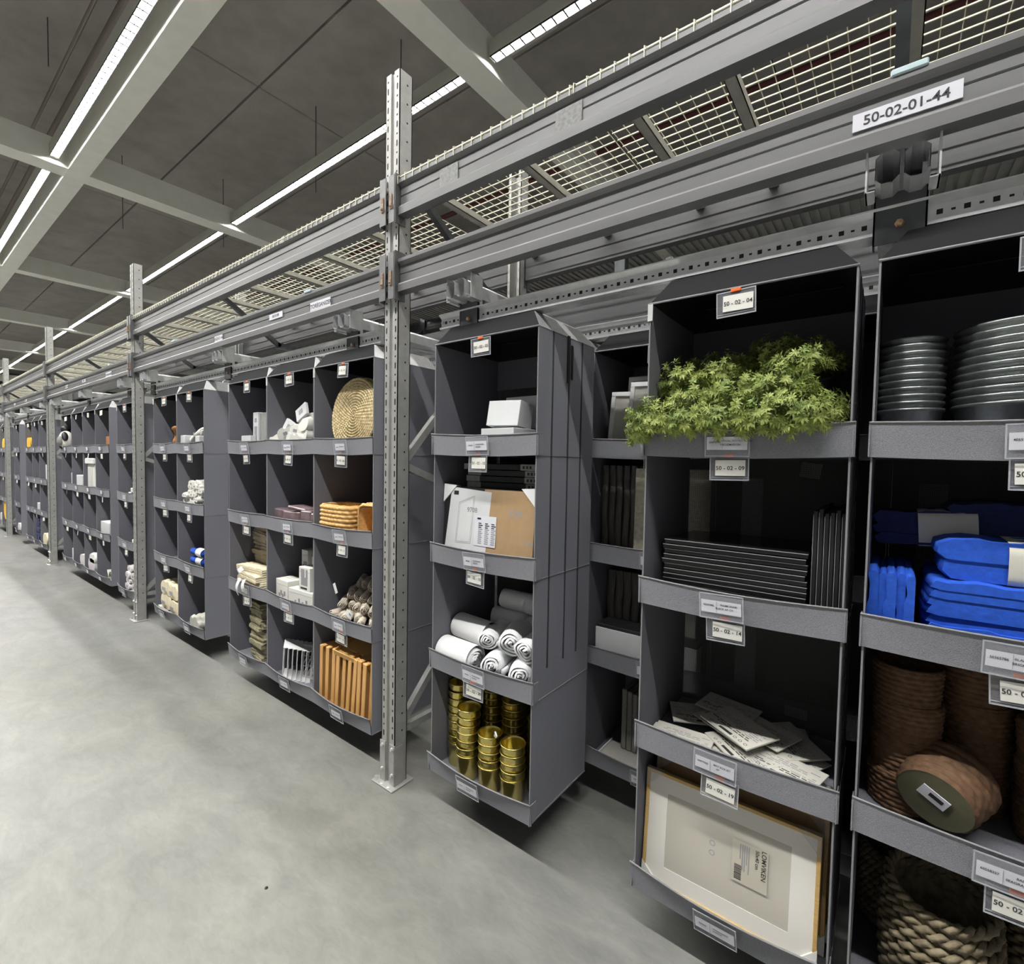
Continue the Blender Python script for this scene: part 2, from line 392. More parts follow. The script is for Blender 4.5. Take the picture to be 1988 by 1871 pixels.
def upright(x, lab, near):
    t = thing('pallet_rack_upright', lab, 'rack upright', (x, 1.511, 0), 0, 'rack uprights')
    post_mb(False, 1).build('post', ['galv_post', 'hole'], t, fix=False)
    post_mb(True, 0).build('rear_post', ['galv_post', 'hole'], t, (0, 1.02, 0), fix=False)
    for yy in (0, .98):
        bp = MB().box(-.035, .125, -.035+yy, .105+yy, 0, .008, 0, .003).build('base_plate', 'galv_post', t)
        b = MB()
        for bx, by in ((-.018, -.018), (.03, -.022), (.08, -.022)):
            b.at(bx, by+yy, 0); b.lathe([(0, .022 if bx < 0 else .0095), (.009 if bx < 0 else .007, .022 if bx < 0 else .0095), (.009, .008)], 6, 0, False)
        b.build('anchor_bolt', 'zinc', bp)
        if near and yy == 0:
            rf = MB().box(-.006, .034, -.005, -.001, 0, .21).box(.066, .106, -.005, -.001, 0, .21).box(.1015, .1045, -.005, .05, 0, .2).build('foot_reinforcement', 'galv_post', t)
            s = MB()
            for bx, bz in ((.015, .19), (.088, .19), (.015, .07), (.088, .06)):
                s.at(bx, -.005, bz, PI/2); s.lathe([(0, .010), (.007, .010), (.009, 0)], 6, 0, False)
            s.build('bolt', 'zinc', rf)
    for a, b in (((.06, .27), (1.0, 1.25)), ((1.0, 1.25), (.06, 1.58)), ((.06, 1.58), (1.0, 2.62)), ((.06, .25), (1.0, .25))):
        m = MB(); m.bar((.06, a[0], a[1]), (.06, b[0], b[1]), .03, .035).build('brace', 'galv_post', t)
def beam_profile(s):
    P = [(0, 0), (0, .032), (.005, .040), (.014, .044), (.014, .078), (.018, .082), (.014, .086), (.014, .122), (.009, .128), (0, .135), (0, .150), (.05, .150), (.05, 0)]
    return [(s*a, b) for a, b in P]
def beam(x0, x1, yf, z, s, lab, name='rack_beam', labels=(), tapes=(), near=True, clips=(), sc_=1.0):
    t = thing(name, lab, 'rack beam', (x0, yf, z), 0, 'rack beams')
    L_ = x1-x0
    MB().prism([(a, b*sc_) for a, b in beam_profile(s)], .012, L_-.012).build('rail_section', 'galv' if s > 0 else 'galv_shaded', t)
    for e, xx in enumerate((-.002, L_-.004)):
        c = MB().box(xx, xx+.006, -.012*s, .05*s, -.035, .19); sx = 1 if e else -1
        c.box(xx, xx+sx*.045+.006*(1-e), -.014*s, -.0105*s, -.03, .185)
        o = c.build('end_connector', 'galv', t)
        if near:
            p = MB()
            for xk in (.022,):
                xq = xx+(xk if e else -xk)
                p.box(xq-.007, xq+.007, -.0175*s, -.0145*s, .03, .10, 0, .002); p.at(xq, -.018*s, .045, PI/2*s); p.lathe([(0, .006), (.005, .005), (.006, 0)], 8); p.at()
            p.build('safety_lock', 'rust', o)
    for (lx, lz, wd, ht, txt, kind) in labels:
        m = MB().box(lx-wd/2, lx+wd/2, (.0125 if kind else 0)*s-.002, (.014 if kind else 0)*s, lz-ht/2, lz+ht/2)
        yy = (.0125 if kind else 0)*s-.0026
        if kind == 'bar':
            xx = lx-wd*.25
            while xx < lx+wd*.25:
                ww = rn(.001, .005); m.box(xx, xx+ww, yy, yy+.0004, lz-ht*.2, lz+ht*.3, 1); xx += ww+rn(.003, .006)
        elif txt: m.text(txt, lx, yy, lz-.001, ht*.78 if kind != 'brand' else ht*.62, 1)
        m.build('location_label' if kind != 'bar' else 'barcode_label', ['paper_cool', 'ink'], t)
    for tx in tapes:
        MB().box(tx, tx+.11, .010*s, .014*s, .03, .12, 0, .004).build('tape_remnant', 'tape', t)
    for cx in clips:
        MB().box(cx, cx+.07, -.004, .03, .148, .165, 0, .003).build('top_clip', 'blue_clip', t)
BAYN = ['nearest bay', 'second bay', 'third bay', 'fourth bay', 'fifth bay', 'sixth bay', 'seventh bay', 'eighth bay']
for i in range(1, 8):
    upright(PX[i], 'galvanised perforated rack upright at the left end of the %s' % BAYN[i-1], i <= 3)
YF = 1.497; YB = 2.545
for i in range(7):
    x0 = PX[i+1]+.102; x1 = PX[i]-.002
    nm = BAYN[i]
    if i == 0: lab = [(0.0-x0, .075, .205, .042, '50-02-01-44', 'loc')]
    elif i == 1: lab = [(-3.82-x0, .063, .13, .04, '50-03-01-44', 'loc'), (-2.51-x0, .065, .20, .05, 'STORÉGANIZER', 'brand'), (-3.0-x0, .085, .16, .034, '', 'bar')]
    elif i == 2: lab = [(1.15, .085, .12, .04, '50-04-01-44', 'loc'), (2.0, .085, .14, .034, '', 'bar'), (3.0, .065, .20, .05, 'STORÉGANIZER', 'brand')]
    else: lab = [(1.15, .085, .12, .04, '', 'loc'), (2.2, .085, .14, .034, '', 'bar')]
    beam(x0, x1, YF, 2.385, 1, 'galvanised lower front rack beam of the %s, bins hanging below' % nm, labels=lab, near=i < 3, clips=((-.03-x0,) if i == 0 else (x1-x0-.7, 1.0)))
    beam(x0, x1, YF, 2.735, 1, 'galvanised upper front rack beam under the mesh edge, %s' % nm, tapes=((.27, .86, 1.72) if i == 0 else ()), near=i < 3, sc_=1.07)
    if i < 5:
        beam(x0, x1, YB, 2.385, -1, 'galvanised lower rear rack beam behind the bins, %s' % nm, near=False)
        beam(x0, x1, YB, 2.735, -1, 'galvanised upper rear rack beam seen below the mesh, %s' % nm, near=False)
    # mesh decks: four to a bay
    supp = [.06, .55, 1.05, 1.37, 1.84, 2.33, 2.81, 3.3]
    for q in range(4):
        wd = (x1-x0)/4; xs = x0+q*wd+.006
        t = thing('wire_mesh_deck', 'wire mesh deck panel over the %s, %s from its left post' % (nm, ORD[q]), 'mesh deck', (xs, YF, 2.905), 0, 'wire mesh decks')
        m = MB(); W = wd-.012; n = 18
        for a in range(n+1):
            xx = .002+a*(W-.004)/n
            m.tube([(xx, -.002, -.028), (xx, -.003, .006), (xx, .010, .012), (xx, .03, .002), (xx, 1.04, .002)], .0019, 4, 0, False)
        yy = .06
        while yy < 1.03:
            m.box(0, W, yy-.0022, yy+.0022, -.005, -.0005); yy += .0482
        m.box(0, W, .012, .017, .008, .013)
        m.build('mesh', 'wire', t, fix=False)
        for sx in supp[q*2:q*2+2]:
            xx = sx-q*wd
            c = MB().box(xx, xx+.040, .052, 1.0, -.045, -.042).box(xx, xx+.003, .052, 1.0, -.045, -.012).box(xx+.037, xx+.040, .052, 1.0, -.045, -.012)
            c.build('support_channel', 'deck_channel', t)
    for q, sx in enumerate((.15, 1.84)):
        xx = x0+sx
        tag(MB().bar((0, .055, .37), (0, .47, .10), .03, .03).bar((0, .45, .11), (0, .98, .09), .03, .03).build('bracing_strut', 'galv_dark', None, (xx, YF, 2.385)),
            'dark sloping strut under the mesh deck, %s of the %s' % (('near the left post', 'in the middle')[q], nm), 'strut', 'deck struts')

# hanging rails (front rows of every bay, rear row of the nearest)
def rail(x0, x1, yc, z, lab, holes=True):
    t = thing('hanging_rail', lab, 'rail', (x0, yc, z), 0, 'hanging rails'); L_ = x1-x0
    # open channel: face with holes, a top lip that leans out, a foot
    P = [(0, 0), (-.012, .004), (-.012, .012), (0, .016), (0, .052), (-.018, .066), (-.018, .070), (.004, .060), (.045, .060), (.045, 0)]
    MB().prism(P, 0, L_).build('channel', 'zinc', t)
    h = MB(); x = .03; q = 0
    while x < L_-.02:
        if q % 2 == 0: h.box(x-.006, x+.006, -.001, .0005, .028, .040)
        else: h.box(x-.004, x+.004, -.001, .0005, .0315, .0365)
        x += .025; q += 1
    h.build('perforation', 'hole', t)
    b = MB(); b.at(.012, 0, .034, PI/2); b.lathe([(0, .008), (.007, .008), (.009, 0)], 6, 0, False); b.build('bolt', 'zinc', t)
def bracket(x, lab, y0=0, yl=1.0):
    t = thing('rail_bracket', lab, 'bracket', (x, 1.50, 2.2), 0, 'rail brackets')
    m = MB()
    for s in (-1, 1):     # twin ribbed channels running to the back, seen end-on
        pts = [(.004, .012), (.016, 0), (.040, 0), (.052, .012), (.052, .062), (.040, .074), (.016, .074), (.004, .062)]
        for (a, b), (c, d) in zip(pts, pts[1:]+pts[:1]):
            m.add([(s*a, 0, .09+b), (s*c, 0, .09+d), (s*c, yl, .09+d), (s*a, yl, .09+b)], [(0, 1, 2, 3)], 0)
            m.add([(s*(a*.92+.002), 0, .0905+b*.96), (s*(c*.92+.002), 0, .0905+d*.96), (s*(c*.92+.002), yl, .0905+d*.96), (s*(a*.92+.002), yl, .0905+b*.96)], [(0, 1, 2, 3)], 0)
    m.build('cross_channel', 'zinc', t)
    a = MB()
    for s in (-1, 1): MB().box(s*.068, s*.072, .02, .09, .085, .185).box(s*.052, s*.0725, .02, .09, .085, .088).build('beam_hook', 'zinc', t)
    p = MB().box(-.054, .054, .085, .089, -.025, .10).box(.050, .054, .085, .13, -.025, .10).box(-.054, -.050, .085, .13, -.025, .10)
    p.build('rail_plate', 'galv_dark', t)
    b = MB(); b.at(0, .085, .02, PI/2); b.lathe([(0, .009), (.008, .009), (.011, 0)], 6, 0, False); b.build('bolt', 'rust', t)
    MB().box(.040, .056, .094, .110, -.02, .19).build('hanger_leg', 'zinc', t)
RY = 1.60; RZ = 2.198
BR = {0: (-1.47, .0, 1.55), 1: (-2.32, -3.86, -5.45), 2: (-6.15, -7.7, -9.3), 3: (-10.0, -11.6, -13.1), 4: (-13.85, -15.4, -16.9)}
for i in range(5):
    xr = PX[i]-.13; xl = PX[i+1]+.30 if i == 0 else PX[i+1]+.14
    rail(xl, xr, RY, RZ, 'perforated zinc rail carrying the front row of bins in the %s' % BAYN[i])
    for q, bx in enumerate(BR[i]): bracket(bx, 'zinc bracket hanging the bin rail, %s from the right in the %s' % (ORD[2-q if i == 0 else q], BAYN[i]))
    if i > 0: rail(xl, xr, 2.15, RZ, 'perforated zinc rail behind, carrying the rear row in the %s' % BAYN[i])
rail(-1.30, 1.7, 2.13, RZ, 'perforated zinc rail of the rear row, seen between the bins of the gap')

# next rack behind (front posts, beams and decks, seen through the rails)
for i in range(4):
    x = PX[i+1]
    t = thing('pallet_rack_upright', 'dark upright of the second rack behind, at the left end of its %s' % BAYN[i], 'rack upright', (x, 3.95, 0), 0, 'rack uprights behind')
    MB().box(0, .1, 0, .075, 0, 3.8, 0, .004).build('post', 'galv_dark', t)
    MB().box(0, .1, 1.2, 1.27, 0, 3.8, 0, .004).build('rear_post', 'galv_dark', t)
    MB().bar((.05, .06, 2.6), (.05, 1.22, 3.6), .03, .035).bar((.05, 1.22, 1.6), (.05, .06, 2.6), .03, .035).build('brace', 'galv_dark', t)
    x1 = PX[i]-.002
    for yy, nm in ((3.95, 'front'), (5.17, 'rear')):
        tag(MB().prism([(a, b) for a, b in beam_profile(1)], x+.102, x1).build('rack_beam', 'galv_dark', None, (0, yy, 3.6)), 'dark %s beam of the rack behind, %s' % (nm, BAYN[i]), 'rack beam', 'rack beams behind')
    m = MB()
    xx = x+.12
    while xx < x1-.05: m.box(xx, xx+.035, 0, 1.2, -.018, 0); xx += .07
    m.box(x+.102, x1, .0, 1.2, .001, .004)
    tag(m.build('ribbed_shelf_deck', 'galv_post', None, (0, 3.97, 3.76)), 'ribbed metal shelf deck on the rack behind, %s' % BAYN[i], 'shelf deck', 'shelf decks behind')

# ------------------------------------------------------------ fabric columns
SZ = [1.640, 1.155, .668, .185]; YC = 1.54; DEP = .44; ZT = 2.12; ZB = .172
def card_mb(wd, ht, txt=None, lines=None, size=.0125, curl=0):
    m = MB()
    m.grid(lambda u, v: ((u-.5)*wd, -curl*math.sin(u*PI)-.0008, (v-.5)*ht), 6 if curl else 1, 1, 0)
    if txt: m.text(txt, 0, -.0016-curl*.9, -.001, size, 1)
    if lines:
        for (x, z, t, s) in lines: m.text(t, x, -.0014-curl*.9, z, s, 1)
    return m
def column(x0, wd, y0, name_lab, codes=None, prods=None, near=2, flapx=0.0, net=True, light=True, lx=.42, seed=0, wave=1.0, group='fabric storage columns', strap=False, skip_right=False):
    rnd = random.Random(seed)
    t = thing('fabric_storage_column', name_lab, 'storage column', (x0+wd/2, y0, ZB), 0, group)
    h = wd/2; d = DEP
    for s in (-1, 1):
        m = MB(); A = rnd.uniform(.002, .004)*wave*(.35 if s > 0 else 1); ph = rnd.uniform(0, 6)
        def side(off):
            def fn(u, v):
                yy = u*d; zz = v*(ZT-ZB)
                k = A*math.sin(u*PI)*math.sin(zz*13+ph)
                return (s*(h-.0015-off)+k, yy, zz)
            return fn
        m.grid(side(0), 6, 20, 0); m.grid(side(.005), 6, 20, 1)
        m.box(s*(h-.0055), s*(h-.001), -.0012, .002, 0, ZT-ZB, 2)
        for z in SZ[:3]:
            if s > 0: m.box(h-.003, h+.0008, 0, d, z-ZB-.012, z-ZB-.0095, 2)
        if s > 0:
            for f in ((.22, .50, .74) if near == 2 else (.4,)): m.box(h-.003, h+.0012, d*f, d*f+.008, .6 if near == 2 else 1.0, ZT-ZB, 3)
            m.box(h-.003, h+.001, 0, d, 0, .006, 2)
        m.build('side_panel', ['fabric', 'fabric_in', 'hem', 'webbing'], t)
    b = MB().box(-h+.006, h-.006, d-.004, d-.0035, 0, ZT-ZB-.15, 0); b.box(-h+.006, h-.006, d-.004, d, ZT-ZB-.15, ZT-ZB, 1)
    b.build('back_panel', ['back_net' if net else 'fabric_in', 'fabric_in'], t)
    for z in SZ:
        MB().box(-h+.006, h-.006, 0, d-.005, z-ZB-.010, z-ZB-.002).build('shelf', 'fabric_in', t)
    # tapered collar up to the rail
    c = MB(); ix, iy0, iy1, hz = .055, .040, .405, .075; zt = ZT-ZB
    B = [(-h, 0), (h, 0), (h, d), (-h, d)]; T = [(-h+ix, iy0), (h-ix, iy0), (h-ix, iy1), (-h+ix, iy1)]
    for q in range(4):
        a, b2 = B[q], B[(q+1) % 4]; e, f = T[(q+1) % 4], T[q]
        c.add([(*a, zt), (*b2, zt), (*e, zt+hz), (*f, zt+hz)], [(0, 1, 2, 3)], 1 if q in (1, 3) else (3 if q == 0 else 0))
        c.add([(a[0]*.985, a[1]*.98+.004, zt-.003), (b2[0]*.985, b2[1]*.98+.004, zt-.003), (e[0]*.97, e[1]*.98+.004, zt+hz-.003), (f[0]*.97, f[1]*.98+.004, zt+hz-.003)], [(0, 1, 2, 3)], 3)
    c.add([(*T[0], zt+hz), (*T[1], zt+hz), (*T[2], zt+hz), (*T[3], zt+hz)], [(0, 1, 2, 3)], 3)  # closing lid, added to keep overhead light out of the column
    if light == 2: c.box(-h-.004, -h+.012, -.004, 0, zt-.055, zt, 1)
    c.tube([(-h, -.001, zt), (h, -.001, zt)], .0035, 6, 2)
    c.build('collar', ['fabric_in', 'collar_light' if light else 'collar_grey', 'hem', 'collar_shade'], t, fix=False)
    if strap:
        MB().box(h+.001, h+.004, .205, .222, zt-.19, zt+.005).box(h+.001, h+.003, .235, .250, zt-.17, zt-.03).build('strap', 'black', t)
    for li, z in enumerate(SZ):
        m = MB(); W = h+flapx; sag = rnd.uniform(.004, .010); bulge = rnd.uniform(.006, .014)+(.018 if li == 3 else 0); H = .088
        tilt = rnd.uniform(-.004, .004)
        def fl(off, sag=sag, bulge=bulge, tilt=tilt):
            def fn(u, v):
                s_ = math.sin(u*PI); x = (u*2-1)*W
                return (x, -.002-off-bulge*(.35+.65*s_)*v**1.3, (z-ZB-.010)+v*(H-sag*s_)-.012*s_*(1-v)*.6+tilt*(u*2-1)*v)
            return fn
        f0 = fl(0); f1 = fl(.005)
        m.grid(f0, 14, 4, 0); m.grid(f1, 14, 4, 0)
        m.grid(lambda u, v: tuple(Vector(f0(u, 1)).lerp(Vector(f1(u, 1)), v)), 14, 1, 1)
        m.tube([f1(u/14, 1) for u in range(15)], .0028, 5, 1)
        if flapx > 0:
            for s in (-1, 1): m.box(s*(h+.001), s*(h+.004), -.012, .035, z-ZB-.010, z-ZB+.070); m.box(s*(h+.001), s*(h+.0046), -.010, -.007, z-ZB-.010, z-ZB+.070, 1)
        m.build('front_flap', ['fabric_flap', 'hem'], t, fix=False)
        cx = -h+wd*lx+rnd.uniform(-.012, .012)
        if near:
            base = (cx, -.014-bulge*.8, z-ZB+.030)
            rot = (rnd.uniform(.04, .10)+(bulge*4), rnd.uniform(-.03, .03), 0)
            ho = MB().box(-.062, .062, -.001, 0, -.042, .036)
            ho.box(-.062, .062, -.0022, -.0012, -.042, -.039, 1).box(-.062, .062, -.0022, -.0012, .033, .036, 1).box(-.062, -.059, -.0022, -.0012, -.042, .036, 1).box(.059, .062, -.0022, -.0012, -.042, .036, 1)
            ho = ho.build('label_holder', ['plastic', 'plastic_edge'], t, base, rot, fix=False)
            pt = (prods or [None]*4)[li]
            if near == 2:
                if pt is None:
                    cm = card_mb(.112, .038)
                    for (xa, xb, zz) in ((-.044, -.022, .002), (-.004, .04, .006), (-.004, .022, -.004)): cm.box(xa, xb, -.0016, -.0010, zz-.0022, zz+.0022, 2)
                    cm.box(-.0125, -.0118, -.0015, -.0009, -.017, .017, 2)
                else: cm = card_mb(.112, .038, lines=[(-.034, .003, pt[0], .0078), (.022, .007, pt[1], .0078), (.010, -.004, pt[2], .0078)]); cm.box(-.0125, -.0118, -.0015, -.0009, -.017, .017, 2)
            else:
                cm = card_mb(.085, .036); cm.box(-.034, -.014, -.0016, -.001, -.003, .002, 2).box(-.004, .034, -.0016, -.001, .001, .005, 2)
            cm.build('product_card', ['paper_cool', 'ink', 'ink_soft'], ho, (0, -.0025, -.003), fix=False)
        else:
            MB().box(-.036, .036, -.001, 0, -.02, .02).build('label_holder', 'paper_cool', t, (cx, -.012-bulge*.8, z-ZB+.035), (.1, 0, 0))
        # compartment code hanging in the opening
        if codes is not None and codes[li] is None: continue
        ztop = (zt if li == 0 else SZ[li-1]-ZB)-.012
        cx = -h+wd*lx+rnd.uniform(-.01, .01)
        ry = rnd.uniform(-.05, .05)
        if near:
            ho = MB().box(-.054, .054, 0, .001, -.074, 0)
            ho.box(-.054, .054, -.001, .0012, -.074, -.071, 1).box(-.054, .054, -.001, .0012, -.066, -.0645, 1).box(-.054, .054, -.001, .0012, -.003, 0, 1).box(-.054, -.051, -.001, .0012, -.074, 0, 1).box(.051, .054, -.001, .0012, -.074, 0, 1)
            ho = ho.build('code_holder', ['plastic', 'plastic_edge'], t, (cx, -.008, ztop+.004), (rnd.uniform(-.05, .05), ry, rnd.uniform(-.08, .08)), fix=False)
            cm = card_mb(.082 if near == 2 else .072, .046, (codes or ['']*4)[li] or None, size=.0165 if near == 2 else .0150, curl=0 if near == 2 else .003)
            cm.build('code_card', ['paper', 'ink', 'ink_soft'], ho, (rnd.uniform(-.004, .01), -.0025, -.037), (0, rnd.uniform(-.03, .03), 0), fix=False)
            MB().box(-.014, .014, -.003, .003, -.005, .005, 0, .0015).build('clip', 'orange', ho, (.0, 0, 0))
        else:
            MB().box(-.032, .032, -.001, 0, -.066, -.012).build('code_holder', 'paper', t, (cx, -.006, ztop), (rnd.uniform(-.1, .1), ry*3, rnd.uniform(-.2, .2)))
    return t
W_ = .556
P04 = [('50475790', 'ARTIFICIAL POTTED PLANT', '9 ROSEMARY/IN'), ('00297485', 'FRAME 50X40', 'BLACK AP CN'), ('50477550', 'MAT BOX SET', 'AP'), None]
P03 = [('40557380', 'PLANT POT', '24 GALV'), ('50365786', 'BLANKET 150X200', 'BRIGHT BLUE'), ('60558327', 'BASKET', 'SEAGRASS'), None]
column(-.037, W_, YC, 'grey fabric storage column at the right edge, holding metal pots and blue blankets', ['50 - 02 - 03', '50 - 02 - 08', '50 - 02 - 13', '50 - 02 - 18'], P03, lx=.53, flapx=.004, light=0, seed=1)
column(-.632, W_, YC, 'grey fabric storage column with green potted plants in its top compartment', ['50 - 02 - 04', '50 - 02 - 09', '50 - 02 - 14', '50 - 02 - 19'], P04, lx=.47, flapx=.008, light=2, seed=2)
column(-1.628, W_+.008, YC, 'grey fabric storage column standing alone, gold tins in its lowest compartment', ['50 - 02 - 05', '50 - 02 - 10', '50 - 02 - 15', '50 - 02 - 20'], None, lx=.47, flapx=.010, light=0, seed=3, strap=True)
for q, (xx, cc, lab) in enumerate(((-1.105, ['50 - 02 - 24', '50 - 02 - 29', '50 - 02 - 34', '50 - 02 - 39'], 'rear row grey fabric column seen in the gap, with white frames on top'),
              (-.545, None, 'rear row grey fabric column behind the plant column'), (.015, None, 'rear row grey fabric column behind the right edge column'),
              (-1.665, None, 'rear row grey fabric column behind the gold tin column'))):
    column(xx, W_, 2.05, lab, cc or ['']*4, None, near=2 if q == 0 else 0, lx=.58, net=False, light=0, seed=10+q)
codes = lambda b, n: ['50 - 0%d - %02d' % (b, n+5*k) for k in range(4)]
COLS = [  # x0, bay code, number, near, label
    (-2.625, 3, 1, 1, 'grey fabric storage column beside the near post, round woven mat on top shelf'),
    (-3.181, 3, 2, 1, 'grey fabric storage column with small white packs on top, middle of three'),
    (-3.737, 3, 3, 1, 'grey fabric storage column with cream folded cloths, leftmost of three'),
    (-4.727, 3, 4, 1, 'grey fabric storage column with a blue bundle in its third compartment'),
    (-5.283, 3, 5, 1, 'grey fabric storage column right of the second post, cream packs at the bottom'),
    (-6.385, 4, 1, 1, 'grey fabric storage column half hidden by the second post, pinkish packs at the bottom')]
for q, (x, b, n, nr, lab) in enumerate(COLS): column(x, W_, YC, lab, codes(b, n), None, near=nr, net=False, light=2, lx=.52, seed=30+q)
FAR = [(-7.22, 'grey fabric column with pale sleeves at the bottom, rightmost of four beyond the second post'),
       (-7.776, 'grey fabric column with a tall white pack, second from right of four beyond the second post'),
       (-8.332, 'grey fabric column, third from right of four beyond the second post'),
       (-8.888, 'grey fabric column with a black and white plush in it, leftmost of four'),
       (-10.40, 'grey fabric column just beyond the third post'), (-10.956, 'grey fabric column with dark blue bundles, middle beyond the third post'),
       (-11.512, 'grey fabric column with a yellow item on top, beyond the third post'),
       (-12.62, 'grey fabric column standing alone before the fourth post'),
       (-14.20, 'grey fabric column with yellow bundle just beyond the fourth post'), (-14.756, 'grey fabric column with a yellow item, second beyond the fourth post'),
       (-15.312, 'grey fabric column at the left edge of view, third beyond the fourth post'),
       (-16.4, 'farthest grey fabric column at the left edge of view')]
for q, (x, lab) in enumerate(FAR): column(x, W_, YC, lab, None, None, near=0, net=False, light=2, lx=.5, seed=50+q)
#CONTENTS
# ------------------------------------------------------------ goods in the compartments
F = [z-.001 for z in SZ]
def wob(a, b, c, k=1.0): return (math.sin(a*7.1+c*3.3)+math.sin(b*9.7+c*5.1)*.7+math.sin((a+b)*15.3+c)*.4)*k
def slab(m, w, d, h, z0, x0=0, y0=0, seed=0, mi=0, amp=.0025, seg=34):
    # a soft rounded slab: section rounded in x/z, swept along y
    hw = max(w/2-h/2, .001); per = 4*hw+PI*h
    def fn(u, v):
        q = (u*per) % per
        if q < 2*hw: X, Z, sa = -hw+q, h/2, 1
        elif q < 2*hw+PI*h/2: a = PI/2-(q-2*hw)/(h/2); X, Z, sa = hw+h/2*math.cos(a), h/2*math.sin(a), math.sin(a)
        elif q < 4*hw+PI*h/2: X, Z, sa = hw-(q-2*hw-PI*h/2), -h/2, -1
        else: a = -PI/2-(q-4*hw-PI*h/2)/(h/2); X, Z, sa = -hw+h/2*math.cos(a), h/2*math.sin(a), math.sin(a)
        e = 1-.03*abs(2*v-1)**6
        k = wob(X*8, v*3, seed, amp)
        return (x0+X*e+k*.6, y0+(v-.5)*d, z0+h/2+Z*e+k*(.5+.5*sa))
    m.grid(fn, seg, 8, mi, True, True)
    for v in (0, 1):
        pts = [fn(i/seg, v) for i in range(seg)]; m.add(pts, [tuple(range(seg))], mi)
def folded(w, d, h, n, seed=0, jit=.005):
    m = MB(); r = random.Random(seed)
    t = h/n
    for i in range(n):
        ww = w*(1-r.uniform(0, .03)); slab(m, ww, d*(1-r.uniform(0, .03)), t*1.12, i*t, r.uniform(-jit, jit), r.uniform(-jit, jit), seed*3+i, 0, min(.003, t*.18))
    return m
def spiral_roll(r, L_, turns=4, th=None, seed=0, axis='y', m=None, mi=0, soft=.003):
    # a rolled textile: an open spiral sheet swept along its length; local axis y
    m = m or MB(); n = turns*18; g = r/(turns+.3); th = th or g*.62
    def R_(q): return .12*g+g*q/18.0
    def P(q, rr, y, s):
        a = 2*PI*q/18.0; k = 1+.05*math.sin(a*2+seed)+.03*math.sin(a*3+seed*2)
        return (rr*k*math.cos(a), y+soft*math.sin(a*3+s), rr*k*math.sin(a)*.96)
    NY = 5
    vs = []; fs = []
    for q in range(n+1):
        for lay in (0, 1):
            for j in range(NY+1):
                y = (j/NY-.5)*L_; rr = R_(q)-(th if lay else 0)*.5+(th*.5 if not lay else -th*.0)
                rr = max(rr, .0008); rr *= 1-.06*abs(2*j/NY-1)**5
                rr += wob(q*.12, j*.8, seed, soft*.35)
                vs.append(P(q, rr, y, seed))
    k = NY+1
    for q in range(n):
        for lay in (0, 1):
            for j in range(NY):
                a = (q*2+lay)*k+j; b = ((q+1)*2+lay)*k+j; fs.append((a, b, b+1, a+1))
        for j in (0, NY):
            a = (q*2)*k+j; b = (q*2+1)*k+j; c = ((q+1)*2+1)*k+j; d = ((q+1)*2)*k+j; fs.append((a, b, c, d))
    a = (n*2)*k; b = (n*2+1)*k
    for j in range(NY): fs.append((a+j, b+j, b+j+1, a+j+1))
    return m.add(vs, fs, mi, True)
def single(m, name, mats, label, cat, loc, rot=(0, 0, 0), group=None, fix=True):
    return tag(m.build(name, mats, None, loc, rot, fix=fix), label, cat, group)
def woven(m, rfn, h, rows, seg, amp, mi=0, z0=0):
    # rfn(theta, v) -> (x,y) outline; braided rows as real relief
    nv = rows*5; n = seg*6
    def fn(u, v):
        row = v*rows; fr = row % 1; s = math.sin(PI*fr)**.7 if 0 < fr < 1 else 0
        k = amp*s*(.30+.70*abs(math.cos(u*seg*PI+(int(row) % 2)*PI/2+fr*1.6)))
        x, y = rfn(u*2*PI, v); L_ = math.hypot(x, y) or 1
        return (x*(1+k/L_), y*(1+k/L_), z0+v*h)
    m.grid(fn, n, nv, mi, True, True)
def rrect(a, b, p=5):
    def fn(t, v):
        c, s = math.cos(t), math.sin(t); k = (abs(c/a)**p+abs(s/b)**p)**(-1/p); return (c*k, s*k)
    return fn
def woven_basket(name, rfn, h, rows, seg, amp, mats, label, loc, rot=(0, 0, 0), group=None, inner=.88, cat='basket'):
    t = thing(name, label, cat, loc, 0, group); t.rotation_euler = rot
    m = MB(); woven(m, rfn, h, rows, seg, amp)
    m.build('wall', mats[0], t, fix=False)
    i = MB(); i.grid(lambda u, v: (*[c*inner for c in rfn(u*2*PI, v)], .012+v*(h-.012)), 32, 4, 0, True, True)
    pts = [(*[c*inner for c in rfn(k/32*2*PI, 0)], .012) for k in range(32)]; i.add(pts, [tuple(range(32))]); i.build('lining', mats[0], t, fix=False)
    b = MB(); pts = [(*rfn(k/32*2*PI, 0), .001) for k in range(32)]; b.add(pts, [tuple(range(32))[::-1]]); b.build('base', mats[1] if len(mats) > 1 else mats[0], t, fix=False)
    rm = MB(); pts = []
    for k in range(49):
        a = rfn(k/48*2*PI, 1); pts.append((a[0]*.96, a[1]*.96, h))
    rm.tube(pts, [.0055+.0012*math.sin(k*2.1) for k in range(49)], 6, 0, cap=False); rm.build('rim', mats[0], t, fix=False)
    return t
